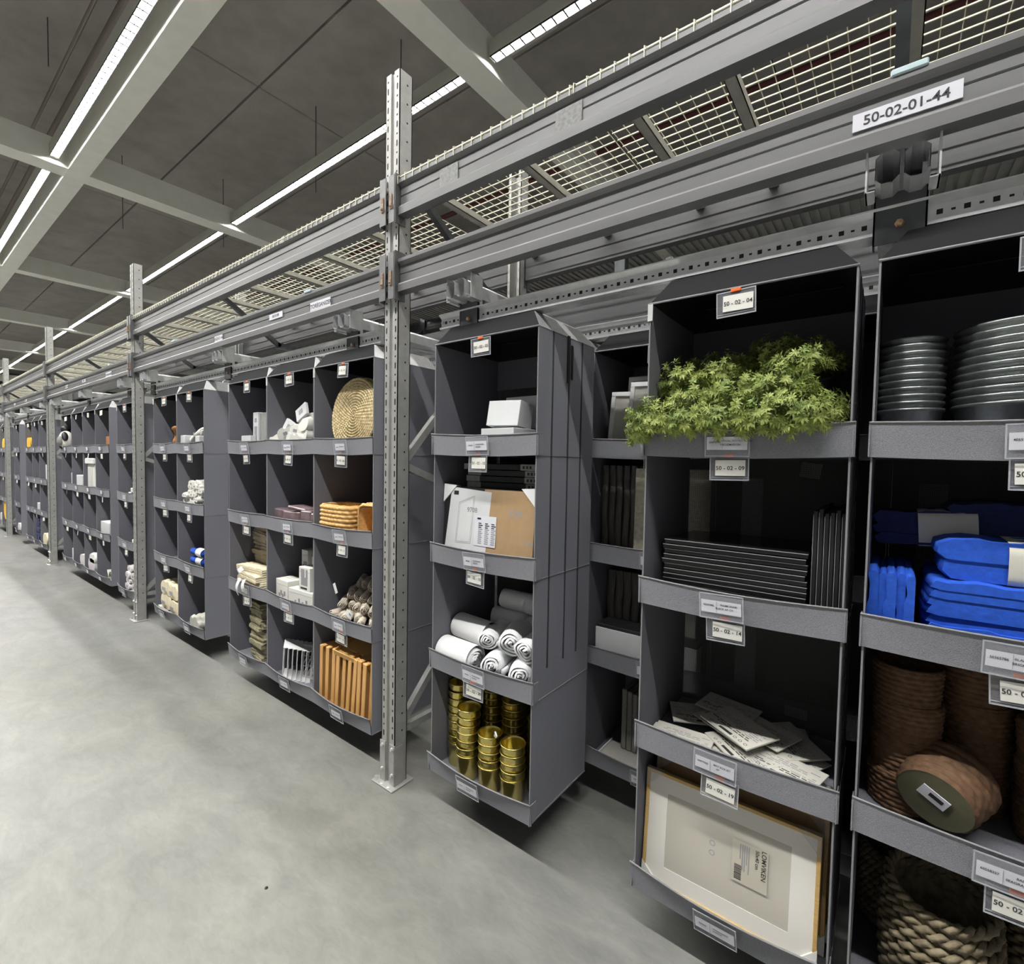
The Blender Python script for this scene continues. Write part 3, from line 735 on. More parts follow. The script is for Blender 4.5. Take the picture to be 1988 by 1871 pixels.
def plain_box(x0, x1, y0, y1, z0, z1, label, mats='white_box', name='cardboard_box', rot=(0, 0, 0), group=None, marks=(), cat='box', seam=True):
    cx, cy = (x0+x1)/2, (y0+y1)/2; t = thing(name, label, cat, (cx, cy, z0), 0, group); t.rotation_euler = rot
    a, b, h = (x1-x0)/2, (y1-y0)/2, z1-z0
    MB().box(-a, a, -b, b, 0, h, 0, .0015).build('carton', mats, t)
    if seam:
        MB().box(-a*.98, a*.98, -b-.0008, -b, h*.80, h*.80+.0015, 0).box(-a*.98, a*.98, -b*.02, b*.02, h, h+.0006, 0).build('flap_seam', 'ink_soft', t)
    if marks:
        m = MB()
        for (mx, mz, mw, mh, k) in marks:
            m.box(mx*2*a-a-mw/2, mx*2*a-a+mw/2, -b-.001, -b-.0002, mz*h-mh/2, mz*h+mh/2, k)
        m.build('print', ['ink', 'ink_soft', 'paper'], t)
    return t

# --- right edge column: pots, blankets, baskets
def pot_mb(rt, rb, h):
    return MB().lathe([(0, 0), (rb-.004, 0), (rb, .004), (rt-.004, h-.012), (rt-.001, h-.010), (rt+.002, h-.005), (rt+.001, h-.0005), (rt-.003, h), (rt-.005, h-.004), (rt-.006, h-.014), (rb-.003, .006), (0, .006)], 40)
for (cx, cy, rt, rb, h, n, st, lab) in ((.040, 1.70, .072, .056, .12, 11, .0183, 'narrower stack'), (.262, 1.715, .137, .112, .125, 11, .0188, 'wider stack')):
    g = 'metal pots in the %s' % lab; first = None
    for i in range(n):
        L_ = 'grey metal plant pot, %s from the bottom of the %s above the blankets' % (ORD[i], lab)
        if first is None: first = single(pot_mb(rt, rb, h), 'metal_plant_pot', 'pot_metal', L_, 'plant pot', (cx, cy, F[0]), group=g)
        else: o = dup(first, (cx+rn(-.0015, .0015), cy+rn(-.001, .001), F[0]+i*st), rn(0, 6), L_, g)
def blanket(w, d, h, n, lab, loc, rot=(0, 0, 0), mats='blue', band=None, seed=1, tagtxt=None):
    t = thing('folded_blanket', lab, 'blanket', loc, 0, 'folded blankets'); t.rotation_euler = rot
    folded(w, d, h, n, seed).build('folds', mats, t)
    if band:
        x0, x1 = band; m = MB(); e = .004
        def fn(u, v):
            a = 2*PI*u; ca, sa = math.cos(a), math.sin(a); Y = math.copysign(abs(ca)**.3, ca)*(d/2+e); Z = math.copysign(abs(sa)**.45, sa)*(h/2+e+.003)
            return (x0+(x1-x0)*v, Y, h/2+Z)
        m.grid(fn, 40, 2, 0, True, True)
        b = m.build('paper_band', 'band', t, fix=False)
        if tagtxt:
            k = MB(); yy = -d/2-e-.002
            k.text(tagtxt, (x0+x1)/2+.02, yy, h*.74, .016, 0)
            for q in range(3): k.box(x0+.03, x1-.03, yy, yy+.0005, h*(.22+.13*q), h*(.22+.13*q)+.003, 1)
            k.build('band_print', ['ink', 'ink_soft'], b)
    return t
blanket(.43, .30, .088, 4, 'bright blue folded blanket at the bottom of the right edge compartment', (.29, 1.725, F[1]), seed=2)
blanket(.43, .30, .086, 4, 'bright blue folded blanket, second from the bottom, under the white banded one', (.292, 1.725, F[1]+.090), (0, 0, .02), seed=3)
blanket(.185, .30, .092, 5, 'bright blue folded blanket standing on edge beside the column divider', (.066, 1.71, F[1]+.094), (0, -PI/2, 0), seed=4)
blanket(.40, .22, .095, 2, 'bright blue blanket with a printed white paper band', (.30, 1.70, F[1]+.180), (0, .0, .0), band=(-.07, .15), seed=5, tagtxt='PLÄJBODA')
blanket(.33, .14, .085, 3, 'dark blue blanket with a plain paper band, lying at the back left', (.135, 1.80, F[1]+.245), (0, -.06, 0), mats='navy', band=(-.06, .06), seed=6)
blanket(.36, .16, .08, 3, 'dark blue blanket at the very top of the blanket pile', (.31, 1.82, F[1]+.282), (0, -.03, 0), mats='navy', seed=7)
blanket(.30, .10, .10, 3, 'dark blue blanket half hidden behind the blue standing one', (.16, 1.90, F[1]+.0), mats='navy', seed=8)
def cone(r0, r1): return lambda t, v: ((r0+(r1-r0)*v)*math.cos(t), (r0+(r1-r0)*v)*math.sin(t))
for (cx, cy, nm, n) in ((.065, 1.74, 'left', 4), (.215, 1.86, 'middle', 4), (.37, 1.78, 'right', 3)):
    for i in range(n):
        woven_basket('wicker_basket', cone(.070, .076), .10, 7, 16, .006, ['wicker_dark'], 'dark wicker basket, %s from the bottom of the %s stack' % (ORD[i], nm), (cx+rn(-.004, .004), cy, F[2]+i*.098), (0, 0, i), 'dark wicker baskets')
tb = woven_basket('wicker_basket', cone(.078, .098), .11, 6, 16, .005, ['wicker_dark', 'basket_base'], 'wicker basket lying on its side with a paper tag on its base', (.125, 1.615, F[2]+.096), (-1.30, 0, -.35))
MB().box(-.030, .030, -.018, .018, -.003, -.001, 0).box(-.01, .02, -.008, .004, -.0035, -.003, 1).build('price_tag', ['paper_cool', 'ink'], tb, (.0, -.012, 0), (0, 0, .5), fix=False)
def rope_basket(loc, r, h, lab, rz=0):
    t = thing('rope_basket', lab, 'basket', loc, rz, 'coarse rope baskets')
    m = MB(); nr = 9
    for i in range(nr):
        z = .012+i*(h-.02)/(nr-1); rr = r*(.86+.16*math.sin(PI*(i+1.5)/(nr+2)))
        for s in (0, PI):
            pts = []
            for k in range(73):
                a = 2*PI*k/72; tw = a*13+s; pts.append(((rr+.007*math.cos(tw))*math.cos(a), (rr+.007*math.cos(tw))*math.sin(a), z+.009*math.sin(tw)+.02*math.sin(a*1)))
            m.tube(pts, .0085, 5, 0, cap=False)
    m.build('rope_wall', 'rope_dark', t, fix=False)
    b = MB().lathe([(0, .004), (r*.9, .004), (r*.95, .02), (r*.93, h*.95), (r*.90, h*.95), (r*.86, .02), (0, .014)], 32); b.build('lining', 'rope_dark', t)
    return t
rope_basket((.155, 1.72, F[3]), .118, .30, 'large light brown twisted rope basket in the bottom right compartment')
rope_basket((.40, 1.80, F[3]), .10, .26, 'twisted rope basket at the right of the large rope basket', 1)
rope_basket((.035, 1.90, F[3]), .055, .22, 'small dark rope basket behind the large rope basket', 2)

# --- plants
def leaf_mesh(R_, n_st, rr, hh, lean=(0, 0)):
    lv = MB(); st = MB()
    for s in range(n_st):
        a = R_.uniform(0, 2*PI); out = R_.uniform(.1, 1)**.6; H = hh*R_.uniform(.45, 1.0)*(1.05-.4*out)
        p0 = Vector((math.cos(a)*.02*out, math.sin(a)*.02*out, 0)); tip = Vector((math.cos(a)*rr*out+lean[0]*out, math.sin(a)*rr*out+lean[1]*out, H-.02*out))
        mid = p0.lerp(tip, .5)+Vector((0, 0, .03)); pts = []
        N = 8
        for i in range(N+1):
            t = i/N; pts.append(p0*(1-t)**2+mid*2*t*(1-t)+tip*t*t)
        st.tube(pts, .0009, 4, 0, cap=False)
        for i in range(3, N+1):
            c = pts[i]; ax = (pts[min(i+1, N)]-pts[max(0, i-1)]).normalized()
            k = 5 if i < N else 7
            base = R_.uniform(0, 6)
            for q in range(k):
                an = base+q*2*PI/k; u = ax.orthogonal().normalized(); v = ax.cross(u)
                dr = (u*math.cos(an)+v*math.sin(an)+ax*R_.uniform(.25, .8)).normalized()
                L_ = R_.uniform(.014, .025)*(1 if i < N else .8); wd = L_*.14; sd = dr.cross(ax).normalized()*wd
                droop = Vector((0, 0, -L_*.18)); nn = dr.cross(sd).normalized()*wd*.35
                b = len(lv.v)
                lv.add([tuple(c), tuple(c+dr*L_*.45+sd), tuple(c+dr*L_*.45-nn), tuple(c+dr*L_*.45-sd), tuple(c+dr*L_+droop)], [(0, 1, 2), (0, 2, 3), (2, 1, 4), (2, 4, 3)], 0, True)
    return lv, st
PL = []
for v in range(3):
    lv, st = leaf_mesh(random.Random(40+v), 100, .100, .145)
    PL.append((lv, st))
potm = MB().lathe([(0, 0), (.030, 0), (.032, .003), (.042, .070), (.046, .070), (.046, .078), (.041, .078), (.038, .06), (0, .058)], 28)
meshes = {}
plants = [  # x, y, z, tilt x, tilt y, where
    (-.575, 1.615, .010, -.60, -.50, 'front row, at the left corner'), (-.490, 1.618, .010, -.62, -.1, 'front row, second from the left'),
    (-.390, 1.618, .010, -.65, .05, 'front row, third from the left'), (-.285, 1.618, .010, -.62, .0, 'front row, fourth from the left'), (-.190, 1.618, .010, -.62, -.05, 'front row, fifth from the left'), (-.165, 1.67, 0, -.3, -.1, 'front row, at the right wall'),
    (-.535, 1.70, .13, -.25, -.3, 'second tier, at the left'), (-.430, 1.72, .14, -.25, -.1, 'second tier, second from the left'),
    (-.205, 1.71, .15, -.35, -.1, 'second tier, right of the dark opening'), (-.175, 1.80, .16, -.2, -.15, 'second tier, at the right wall'),
    (-.485, 1.655, .055, -.45, -.1, 'between the tiers, left'), (-.375, 1.665, .070, -.45, 0, 'between the tiers, middle'), (-.255, 1.660, .080, -.45, 0, 'between the tiers, right'),
    (-.300, 1.79, .19, -.15, 0, 'topmost, in the middle at the back'), (-.215, 1.86, .16, 0, -.1, 'at the back right'), (-.43, 1.87, .13, 0, -.1, 'at the back left'), (-.53, 1.86, .10, 0, -.1, 'in the back left corner')]
for i, (x, y, dz, tx, ty, wh) in enumerate(plants):
    t = thing('potted_artificial_plant', 'bushy green potted plant, %s' % wh, 'plant', (x, y, F[0]+dz), 0, 'green potted plants'); t.rotation_euler = (-tx, ty, 0)
    v = i % 3
    if v not in meshes:
        p = potm.build('pot', 'pot_grey', t); l = PL[v][0].build('foliage', 'leaf', t, (0, 0, .075), fix=False); s = PL[v][1].build('stems', 'stem', t, (0, 0, .068), fix=False)
        meshes[v] = (p, l, s)
    else:
        for c in meshes[v]:
            k = c.copy(); col.objects.link(k); k.parent = t
            k.rotation_euler = (0, 0, i*1.7)
single(MB().box(-.012, .012, -.002, .002, -.006, .006, 0, .001), 'plant_tag', 'white', 'small white tag among the leaves at the right', 'tag', (-.118, 1.60, F[0]+.115), (0, .2, 0))

# --- black frames
fb = thing('flat_picture_frame', 'x', 'picture frame', (0, 0, 0), 0, 'black frames stacked flat')
MB().box(-.204, .204, -.15, .15, 0, .0125, 0, .0008).build('moulding', 'black_gloss', fb)
MB().box(-.2045, .2045, -.1512, -.1496, .0118, .0138, 0).build('light_front_edge', 'black_edge', fb)
fk = kids(fb)
for i in range(13):
    lab = 'black picture frame lying flat, %s from the bottom of the stack' % ORD[i]
    p = (-.375+(-.010 if i < 3 else 0)+rn(-.004, .004), 1.735+rn(-.004, .004), F[1]+i*.0158)
    if i == 0: fb.location = p; fb['label'] = lab
    else: dup(fb, p, rn(-.006, .006), lab, children=fk)
fu = None
for i in range(6):
    lab = 'black picture frame standing upright, %s from the flat stack' % ORD[i]; p = (-.155+i*.0135, 1.77, F[1])
    if fu is None:
        fu = thing('upright_picture_frame', lab, 'picture frame', p, 0, 'black frames standing upright')
        MB().box(-.0055, .0055, -.16, .16, 0, .325, 0, .002).build('moulding', 'black', fu); MB().box(-.006, -.0045, -.162, -.158, .01, .315).build('edge_line', 'ink_soft', fu); fuk = kids(fu)
    else:
        o = dup(fu, p, 0, lab, children=fuk); o.scale = (1, 1, 1.0+.02*math.sin(i*2))

# --- flat cardboard packs in a loose pile
def pack_mb(w, d, h, seed):
    R_ = random.Random(seed); m = MB().box(-w/2, w/2, -d/2, d/2, 0, h, 0, .0008)
    m.box(-w*.13, w*.13, -d/2+.010, -d/2+.020, h, h+.0005, 1)
    for s in (-1, 1):
        for q in range(2+(s > 0)):
            cx = s*(w*.2+q*.022); 
            vs = [(cx+rr*math.cos(a*PI/6), -d/2+.015+rr*.8*math.sin(a*PI/6), h+.0006) for rr in (.0065, .0045) for a in range(12)]
            m.add(vs, [(a, (a+1) % 12, 12+(a+1) % 12, 12+a) for a in range(12)], 1)
    for q in range(7):
        yy = -d/2+.034+q*.009
        if yy > d/2-.01: break
        xx = -w/2+.014
        while xx < w/2-.02:
            L_ = R_.uniform(.006, .03)
            if R_.random() < .75: m.box(xx, min(xx+L_, w/2-.012), yy, yy+.0035, h, h+.0004, 2 if q > 1 else 1)
            xx += L_+.005
    return m
pk = [(-.545, 1.60, 0, .12, .02, 0), (-.555, 1.605, .012, .04, 0, 0), (-.553, 1.608, .024, .06, .02, 0), (-.36, 1.61, .0, .2, 0, 0), (-.30, 1.60, .010, -.35, .03, 0), (-.22, 1.60, .015, -.25, 0, 0),
      (-.15, 1.61, .006, -.42, 0, 0), (-.335, 1.66, .026, -.75, .05, 0), (-.19, 1.62, .030, -.28, .06, 0), (-.40, 1.76, .045, -.55, .10, 0), (-.50, 1.80, .030, .45, .05, 0), (-.42, 1.84, .062, -.2, .08, 0),
      (-.30, 1.78, .050, -.45, .08, 0), (-.22, 1.80, .035, -.9, .05, 0), (-.14, 1.75, .020, -.5, .04, 0), (-.27, 1.86, .02, .3, 0, 0), (-.36, 1.72, .062, -.62, .12, 0)]
where_pk = ['lowest at the left front corner', 'middle of the left front corner pile', 'on top of the left front corner pile', 'flat at the front behind the left card holder', 'fanned at the front centre', 'at the front, right of centre', 'lowest at the right front corner', 'steeply turned at the front centre', 'on top at the right front with a dark slot', 'tilted in the middle of the pile', 'at the back left', 'uppermost at the back', 'right of the topmost at the back', 'turned sideways at the back right', 'at the right wall', 'flat against the back right', 'topmost in the middle of the pile']
pms = [pack_mb(.200, .125, .0045, 1), pack_mb(.215, .13, .006, 2), pack_mb(.19, .12, .004, 3)]
pobj = {}
for i, ((x, y, dz, rz, rx, ry), wh) in enumerate(zip(pk, where_pk)):
    v = i % 3; lab = 'printed grey cardboard pack, %s' % wh; y = max(y, 1.552+.10*abs(math.sin(rz))+.062*math.cos(rz)); dz += abs(rx)*.062; rx = abs(rx)*1; ex = .106*math.cos(rz)+.065*abs(math.sin(rz)); x = min(max(x, -.620+ex), -.088-ex)
    if v not in pobj: o = single(pms[v], 'flat_cardboard_pack', ['white_shade', 'ink', 'ink_soft'], lab, 'cardboard pack', (x, y, F[2]+dz), (rx, ry, rz), 'flat cardboard packs'); pobj[v] = o
    else: o = dup(pobj[v], (x, y, F[2]+dz), None, lab, 'flat cardboard packs'); o.rotation_euler = (rx, ry, rz)

# --- large picture frames in the bottom compartment
def big_frame(lab, loc, rx, detail=True, w=.512, h=.372):
    t = thing('picture_frame', lab, 'picture frame', loc, 0, 'pine picture frames'); t.rotation_euler = (rx, 0, 0); f = .011
    m = MB().box(-w/2, w/2, 0, .016, 0, f, 0, .001).box(-w/2, w/2, 0, .016, h-f, h, 0, .001).box(-w/2, -w/2+f, 0, .016, f, h-f, 0, .001).box(w/2-f, w/2, 0, .016, f, h-f, 0, .001)
    m.build('moulding', 'pine', t)
    MB().box(-w/2+f, w/2-f, .008, .012, f, h-f).build('backing', 'kraft', t)
    if detail:
        b = .062
        mt = MB(); y0, y1 = .0055, .0075; mt.box(-w/2+f, w/2-f, y0, y1, f, f+b*.85).box(-w/2+f, w/2-f, y0, y1, h-f-b*.85, h-f).box(-w/2+f, -w/2+f+b, y0, y1, f+b*.85, h-f-b*.85).box(w/2-f-b, w/2-f, y0, y1, f+b*.85, h-f-b*.85)
        mt.build('passepartout', 'passepartout', t)
        ins = MB().box(-w/2+f+b, w/2-f-b, .0070, .0079, f+b*.85, h-f-b*.85)
        for zz in (.215, .185):
            vs = [(-.035+rr*math.cos(a*PI/3), .0068, zz+rr*math.sin(a*PI/3)) for rr in (.010, .0065) for a in range(6)]; ins.add(vs, [(a, (a+1) % 6, 6+(a+1) % 6, 6+a) for a in range(6)], 1)
        ins.build('insert_sheet', ['frame_insert', 'ink_soft'], t)
        MB().box(-w/2+f, w/2-f, .003, .0038, f, h-f).build('glazing', 'glass', t)
        s = MB().box(-.062, .062, 0, .0006, -.05, .05)
        s.text('LOMVIKEN', -.018, -.0006, .038, .018, 1).text('50x40 cm', -.028, -.0006, .020, .014, 1)
        for q in range(5): s.box(-.055, rn(-.02, .03), -.0006, 0, -.004-q*.006, -.001-q*.006, 2)
        xx = .01
        while xx < .055: ww = rn(.0008, .003); s.box(xx, xx+ww, -.0006, 0, -.042, -.022, 1); xx += ww+.002
        s.build('product_sticker', ['frame_insert', 'ink', 'ink_soft'], t, (.075, .0022, .20), (0, PI/2, 0))
    c = MB()
    for sx in (-1, 1):
        for z0, s2 in ((-.001, 1), (h+.001, -1)):
            x = sx*(w/2+.001); L_ = .062
            vs = [(x, -.0012, z0), (x-sx*L_, -.0012, z0), (x, -.0012, z0+s2*L_), (x, .018, z0), (x-sx*L_, .018, z0), (x, .018, z0+s2*L_)]
            MB().add(vs, [(0, 1, 2), (3, 5, 4), (0, 3, 4, 1), (0, 2, 5, 3), (1, 4, 5, 2)], 0).build('corner_protector', 'film' if s2 < 0 else 'white_matte', t)
    return t
big_frame('pine picture frame with white passepartout, in front in the bottom compartment', (-.362, 1.572, F[3]+.004), -.085)
for i in range(3): big_frame('pine picture frame behind the front one, %s from the front' % ORD[i+1], (-.350+.006*i, 1.640+.055*i, F[3]+.004), -.06, False, h=.395+.012*i)

# --- lone column: white boxes, framed stack, towels, tins
for i, (x0, x1, z, h) in enumerate(((-1.382, -1.205, 0, .052), (-1.380, -1.203, .053, .050))):
    plain_box(x0, x1, 1.575, 1.80, F[0]+z, F[0]+z+h, 'flat white box, %s of two under the leaning boxes' % ('lower', 'upper')[i], rot=(0, 0, -.01*i), seam=False, group='white boxes')
plain_box(-1.375, -1.208, 1.60, 1.70, F[0]+.108, F[0]+.215, 'white box leaning back on the two flat white boxes', rot=(-.16, .03, .02), seam=False, group='white boxes')
plain_box(-1.385, -1.205, 1.735, 1.83, F[0]+.104, F[0]+.25, 'white box behind the leaning one, topmost of the white boxes', rot=(-.1, .0, .0), seam=False, group='white boxes')
bx = None
for i in range(16):
    lab = 'black frame with grey corner guards, %s from the bottom of the stack' % ORD[i]; p = (-1.348+rn(-.012, .012), 1.80+rn(-.008, .008), F[1]+i*.0275)
    if bx is None:
        bx = thing('boxed_frame', lab, 'picture frame', p, 0, 'black frames stacked behind the leaning one')
        MB().box(-.20, .20, -.13, .13, .001, .025, 0, .001).build('moulding', 'black', bx)
        for s in (-1, 1):
            m = MB().box(s*.206, s*.125, -.133, .133, 0, .0265, 0, .001)
            for q in range(3 if s > 0 else 0): m.box(.138+q*.018, .148+q*.018, -.1338, -.133, .007, .019, 1)
            m.build('corner_guard', ['frame_grey', 'ink'], bx)
        bxk = kids(bx)
    else: dup(bx, p, rn(-.02, .02), lab, children=bxk)
t = thing('leaning_frame', 'large black frame leaning forward, backed with brown board and white paper', 'picture frame', (-1.350, 1.572, F[1])); t.rotation_euler = (-.07, 0, 0)
MB().box(-.258, .252, .002, .020, 0, .335, 0, .001).build('moulding', 'black', t)
bd = MB().box(-.02, .248, -.0005, .002, .004, .330); bd.text('9708', .15, -.0009, .235, .034, 1); bd.text('(arp', .225, -.0009, .125, .026, 1); bd.build('backing_board', ['kraft', 'ink_soft'], t)
sh = MB(); sh.add([(-.245, -.0012, .004), (.0, -.0012, .004), (.02, -.0012, .318), (-.215, -.0012, .333)], [(0, 1, 2, 3)])
def ln(m, a, b, wd, mi, y): 
    a = Vector((a[0], y, a[1])); b = Vector((b[0], y, b[1])); n = (b-a).cross(Vector((0, 1, 0))).normalized()*wd/2; m.add([tuple(a-n), tuple(b-n), tuple(b+n), tuple(a+n)], [(0, 1, 2, 3)], mi)
qd = [(-.175, .085), (-.165, .265), (-.075, .298), (-.085, .09)]
for a, b in zip(qd, qd[1:]+qd[:1]): ln(sh, a, b, .0014, 1, -.0018); 
qd = [(a+.006 if a < -.1 else a-.006, b+.006 if b < .1 else b-.006) for a, b in qd]
for a, b in zip(qd, qd[1:]+qd[:1]): ln(sh, a, b, .0010, 1, -.0018)
sh.text('9708', -.085, -.0019, .235, .030, 1)
sh.box(-.20, -.172, -.0019, -.0013, .298, .316, 2)
sh.build('cover_sheet', ['white_box', 'ink_soft', 'ink'], t, fix=False)
lf = MB().box(-.065, .055, -.003, -.0016, .085, .215)
for q, x in enumerate((-.042, -.005, .03)):
    for k in range(11): lf.box(x, x+.020+.004*math.sin(k*3), -.0035, -.003, .095+k*.0085, .0995+k*.0085, 1 if k < 8 else 2)
lf.box(-.05, -.03, -.0036, -.003, .198, .206, 2)
lf.build('instruction_leaflet', ['paper_cool', 'ink_soft', 'ink'], t)
for s, x in ((1, -.262), (-1, .256)):
    MB().add([(x, -.004, .345), (x+s*.078, -.004, .34), (x-s*0, -.004, .262), (x, .024, .345), (x+s*.078, .024, .34), (x, .024, .262)], [(0, 1, 2), (3, 5, 4), (0, 3, 4, 1), (0, 2, 5, 3), (1, 4, 5, 2)]).build('corner_guard', 'white', t)
# towels
def towel(lab, loc, rz, r, L_, wrap=False, mats='towel', seed=0, rx=0, name='rolled_towel', group='rolled white towels'):
    t = thing(name, lab, 'towel', loc, rz, group); t.rotation_euler = (rx, 0, rz)
    spiral_roll(r, L_, 4, seed=seed, soft=.004).build('roll', mats, t, fix=False)
    if wrap:
        m = MB(); m.grid(lambda u, v: ((r*1.04)*math.cos(u*2*PI), (v-.5)*L_*.96, (r*1.0)*math.sin(u*2*PI)), 28, 3, 0, True, True); w_ = m.build('paper_sleeve', 'white', t, fix=False)
    return t
zt_ = F[2]
towel('rolled white towel in a smooth sleeve, at the left front corner', (-1.515, 1.605, zt_+.062), PI/2-.05, .058, .21, True, seed=1)
tw = towel('rolled white towel in a smooth sleeve with a printed barcode, second tier left', (-1.50, 1.69, zt_+.150), PI/2-.10, .058, .22, True, seed=2)
m = MB()
xx = -.02
while xx < .02: ww = rn(.001, .003); m.box(-.0005, .0005, xx, xx+ww, -.012, .016); xx += ww+.002
for q in range(3): m.box(-.0005, .0005, .035, .075, -.010+q*.010, -.006+q*.010)
m.build('barcode_print', 'ink', tw, (.0615, -.0, .006), fix=False)
R5 = [(-1.325, .060, .062, 'lowest row, left'), (-1.190, .060, .060, 'lowest row, right'), (-1.385, .152, .050, 'upper row, left'), (-1.265, .168, .064, 'upper row, middle, the fattest'), (-1.165, .155, .055, 'upper row, at the right wall')]
for i, (x, dz, r, wh) in enumerate(R5): towel('rolled white towel with its spiral end forward, %s' % wh, (x, 1.665+(.035 if dz > .1 else 0), zt_+dz+.004), (.25, .40, .3, .4, .15)[i], r, .19, seed=5+i)
for i, (x, y, dz, r) in enumerate(((-1.40, 1.86, .06, .058), (-1.215, 1.87, .06, .058), (-1.42, 1.87, .175, .056), (-1.215, 1.87, .175, .056), (-1.36, 1.86, .275, .054), (-1.215, 1.86, .270, .052))):
    towel('rolled white towel lying across the back, %s of six' % ORD[i], (x, y, zt_+dz), PI/2+.1*(i % 2), r, .20, seed=12+i)
# gold tins
tin = MB().lathe([(0, .0), (.046, 0), (.048, .003), (.0500, .095), (.0530, .1045), (.0545, .107), (.0530, .110), (.0515, .108), (.0500, .103), (.0470, .092), (.045, .006), (0, .005)], 36)
ft = None
TN = [(-1.560, 1.655, 9, 'tall left'), (-1.455, 1.605, 7, 'front left'), (-1.322, 1.600, 5, 'front middle, shortest'), (-1.198, 1.600, 5, 'front right'), (-1.440, 1.760, 8, 'back left'), (-1.300, 1.735, 8, 'back middle'), (-1.150, 1.725, 7, 'right wall'), (-1.37, 1.88, 8, 'rearmost left'), (-1.22, 1.88, 8, 'rearmost right')]
for (x, y, n, wh) in TN:
    for i in range(n):
        lab = 'gold metal tin, %s from the bottom of the %s stack' % (ORD[i], wh); p = (x+rn(-.0015, .0015), y+rn(-.0015, .0015), F[3]+i*.0345)
        if ft is None: ft = single(tin, 'gold_tin', 'gold', lab, 'tin', p, group='stacked gold tins')
        else: dup(ft, p, rn(0, 6), lab, 'stacked gold tins')
single(MB().at(0, 0, 0, .3, .5).box(-.008, .008, -.002, .002, 0, .02, 0, .001).at(.006, 0, .012, 0, -.6).box(-.004, .004, -.002, .002, 0, .014, 0, .001), 'paper_scrap', 'white', 'torn white paper scrap on the shortest tin stack', 'paper scrap', (-1.283, 1.585, F[3]+.138+.107))

# --- rear column seen in the gap
def white_frame(lab, loc, w, h, rx, ry, mats='white'):
    t = thing('white_picture_frame', lab, 'picture frame', loc, 0, 'white frames in the gap'); t.rotation_euler = (rx, ry, 0); f = .020
    MB().box(-w/2, w/2, 0, .022, 0, f, 0, .001).box(-w/2, w/2, 0, .022, h-f, h, 0, .001).box(-w/2, -w/2+f, 0, .022, f, h-f, 0, .001).box(w/2-f, w/2, 0, .022, f, h-f, 0, .001).build('moulding', 'white', t)
    s = MB().box(-w/2+f, w/2-f, .008, .014, f, h-f); s.at(-w*.1, .0075, h*.72, PI/2); s.lathe([(.005, 0), (.009, 0), (.009, .0006), (.005, .0006)], 12, 1, False); s.build('insert_sheet', ['white_shade', 'ink'], t); return t
white_frame('white picture frame at the back left of the gap shelf, smaller', (-.975, 2.13, F[0]), .19, .30, -.05, .05)
white_frame('white picture frame in front in the gap, its right part behind the plants', (-.830, 2.10, F[0]), .27, .335, -.08, .04)
white_frame('white picture frame standing behind the two front ones in the gap', (-.850, 2.17, F[0]), .30, .37, -.04, .03)
plain_box(-1.00, -.70, 2.24, 2.36, F[0], F[0]+.385, 'tall cream box behind the white frames in the gap', mats='white_shade', seam=False)
for i in range(6):
    m = MB(); m.grid(lambda u, v: (.028*(u-.5)+.004*math.sin(v*9+i), -.008*math.sin(u*PI)+.004*math.sin(v*5+i), v*.44), 5, 8)
    m.box(-.012, .012, .001, .25, 0, .44)
    single(m, 'dark_wrapped_board', 'curtain', 'dark wrapped panel standing in the gap, %s from the left' % ORD[i], 'panel', (-1.065+i*.036, 2.12+.004*(i % 2), F[1]), group='dark wrapped panels in the gap')
single(MB().box(-.165, .165, 0, .02, 0, .43, 0, .002), 'textured_board', 'panel_tex', 'textured silvery brown panel beside the dark wrapped panels', 'panel', (-.735, 2.08, F[1]), (-.02, 0, 0))
for i in range(5):
    m = MB(); m.grid(lambda u, v: (.036*(u-.5)+.004*math.sin(v*9+i), -.008*math.sin(u*PI), v*.30), 5, 8); m.box(-.016, .016, .001, .2, 0, .30)
    single(m, 'dark_wrapped_board', 'curtain', 'dark wrapped panel above the long white box, %s from the left' % ORD[i], 'panel', (-1.06+i*.042, 2.20, F[2]+.115), group='dark wrapped panels lower in the gap')
single(MB().box(-.10, .10, 0, .02, 0, .37, 0, .002), 'ribbed_board', 'white_shade', 'cream ribbed panel standing on the long white box', 'panel', (-.735, 2.15, F[2]+.090), (-.02, 0, 0))
t = plain_box(-1.07, -.60, 2.065, 2.13, F[2], F[2]+.165, 'long white box with a recycling mark in the gap', seam=False, marks=((.62, .5, .018, .018, 0), (.72, .5, .03, .02, 1)))
single(MB().box(-.235, .235, -.03, .10, 0, .016, 0, .002), 'black_lid', 'black', 'long black flat lid on the white box in the gap', 'lid', (-.835, 2.10, F[2]+.165))
for i in range(9):
    m = MB(); m.box(-.0125, .0125, 0, .22, 0, .30-.006*i, 0, .004); m.box(-.006, -.004, -.001, 0, .004, .29-.006*i)
    single(m, 'grey_picture_ledge', 'ribgrey', 'grey board standing upright low in the gap, %s from the left' % ORD[i], 'board', (-.985+i*.028, 2.22, F[3]+.012), group='grey boards standing in the gap')
t = thing('serving_tray', 'flat white tray lying at the bottom of the gap', 'tray', (-.835, 2.17, F[3]))
MB().box(-.235, .235, -.105, .10, 0, .008, 0, .002).build('tray_bottom', 'white_shade', t); MB().box(-.235, .235, -.105, -.097, .008, .018, 0, .002).box(-.235, -.227, -.097, .10, .008, .018, 0, .002).build('tray_edge', 'white', t)
# white boards added in place of bright light gaps behind the mesh backs
for i, (x, l) in enumerate(((-.415, 1), (-.42, 2), (.12, 1), (-1.45, 1), (-1.30, 2))):
    single(MB().box(-.037, .037, 0, .02, 0, .40, 0, .002), 'light_gap_board', 'white_box', 'white board added as light showing through a gap, %s of five' % ORD[i], 'panel', (x, 2.08, F[l]), group='boards added as light gaps')

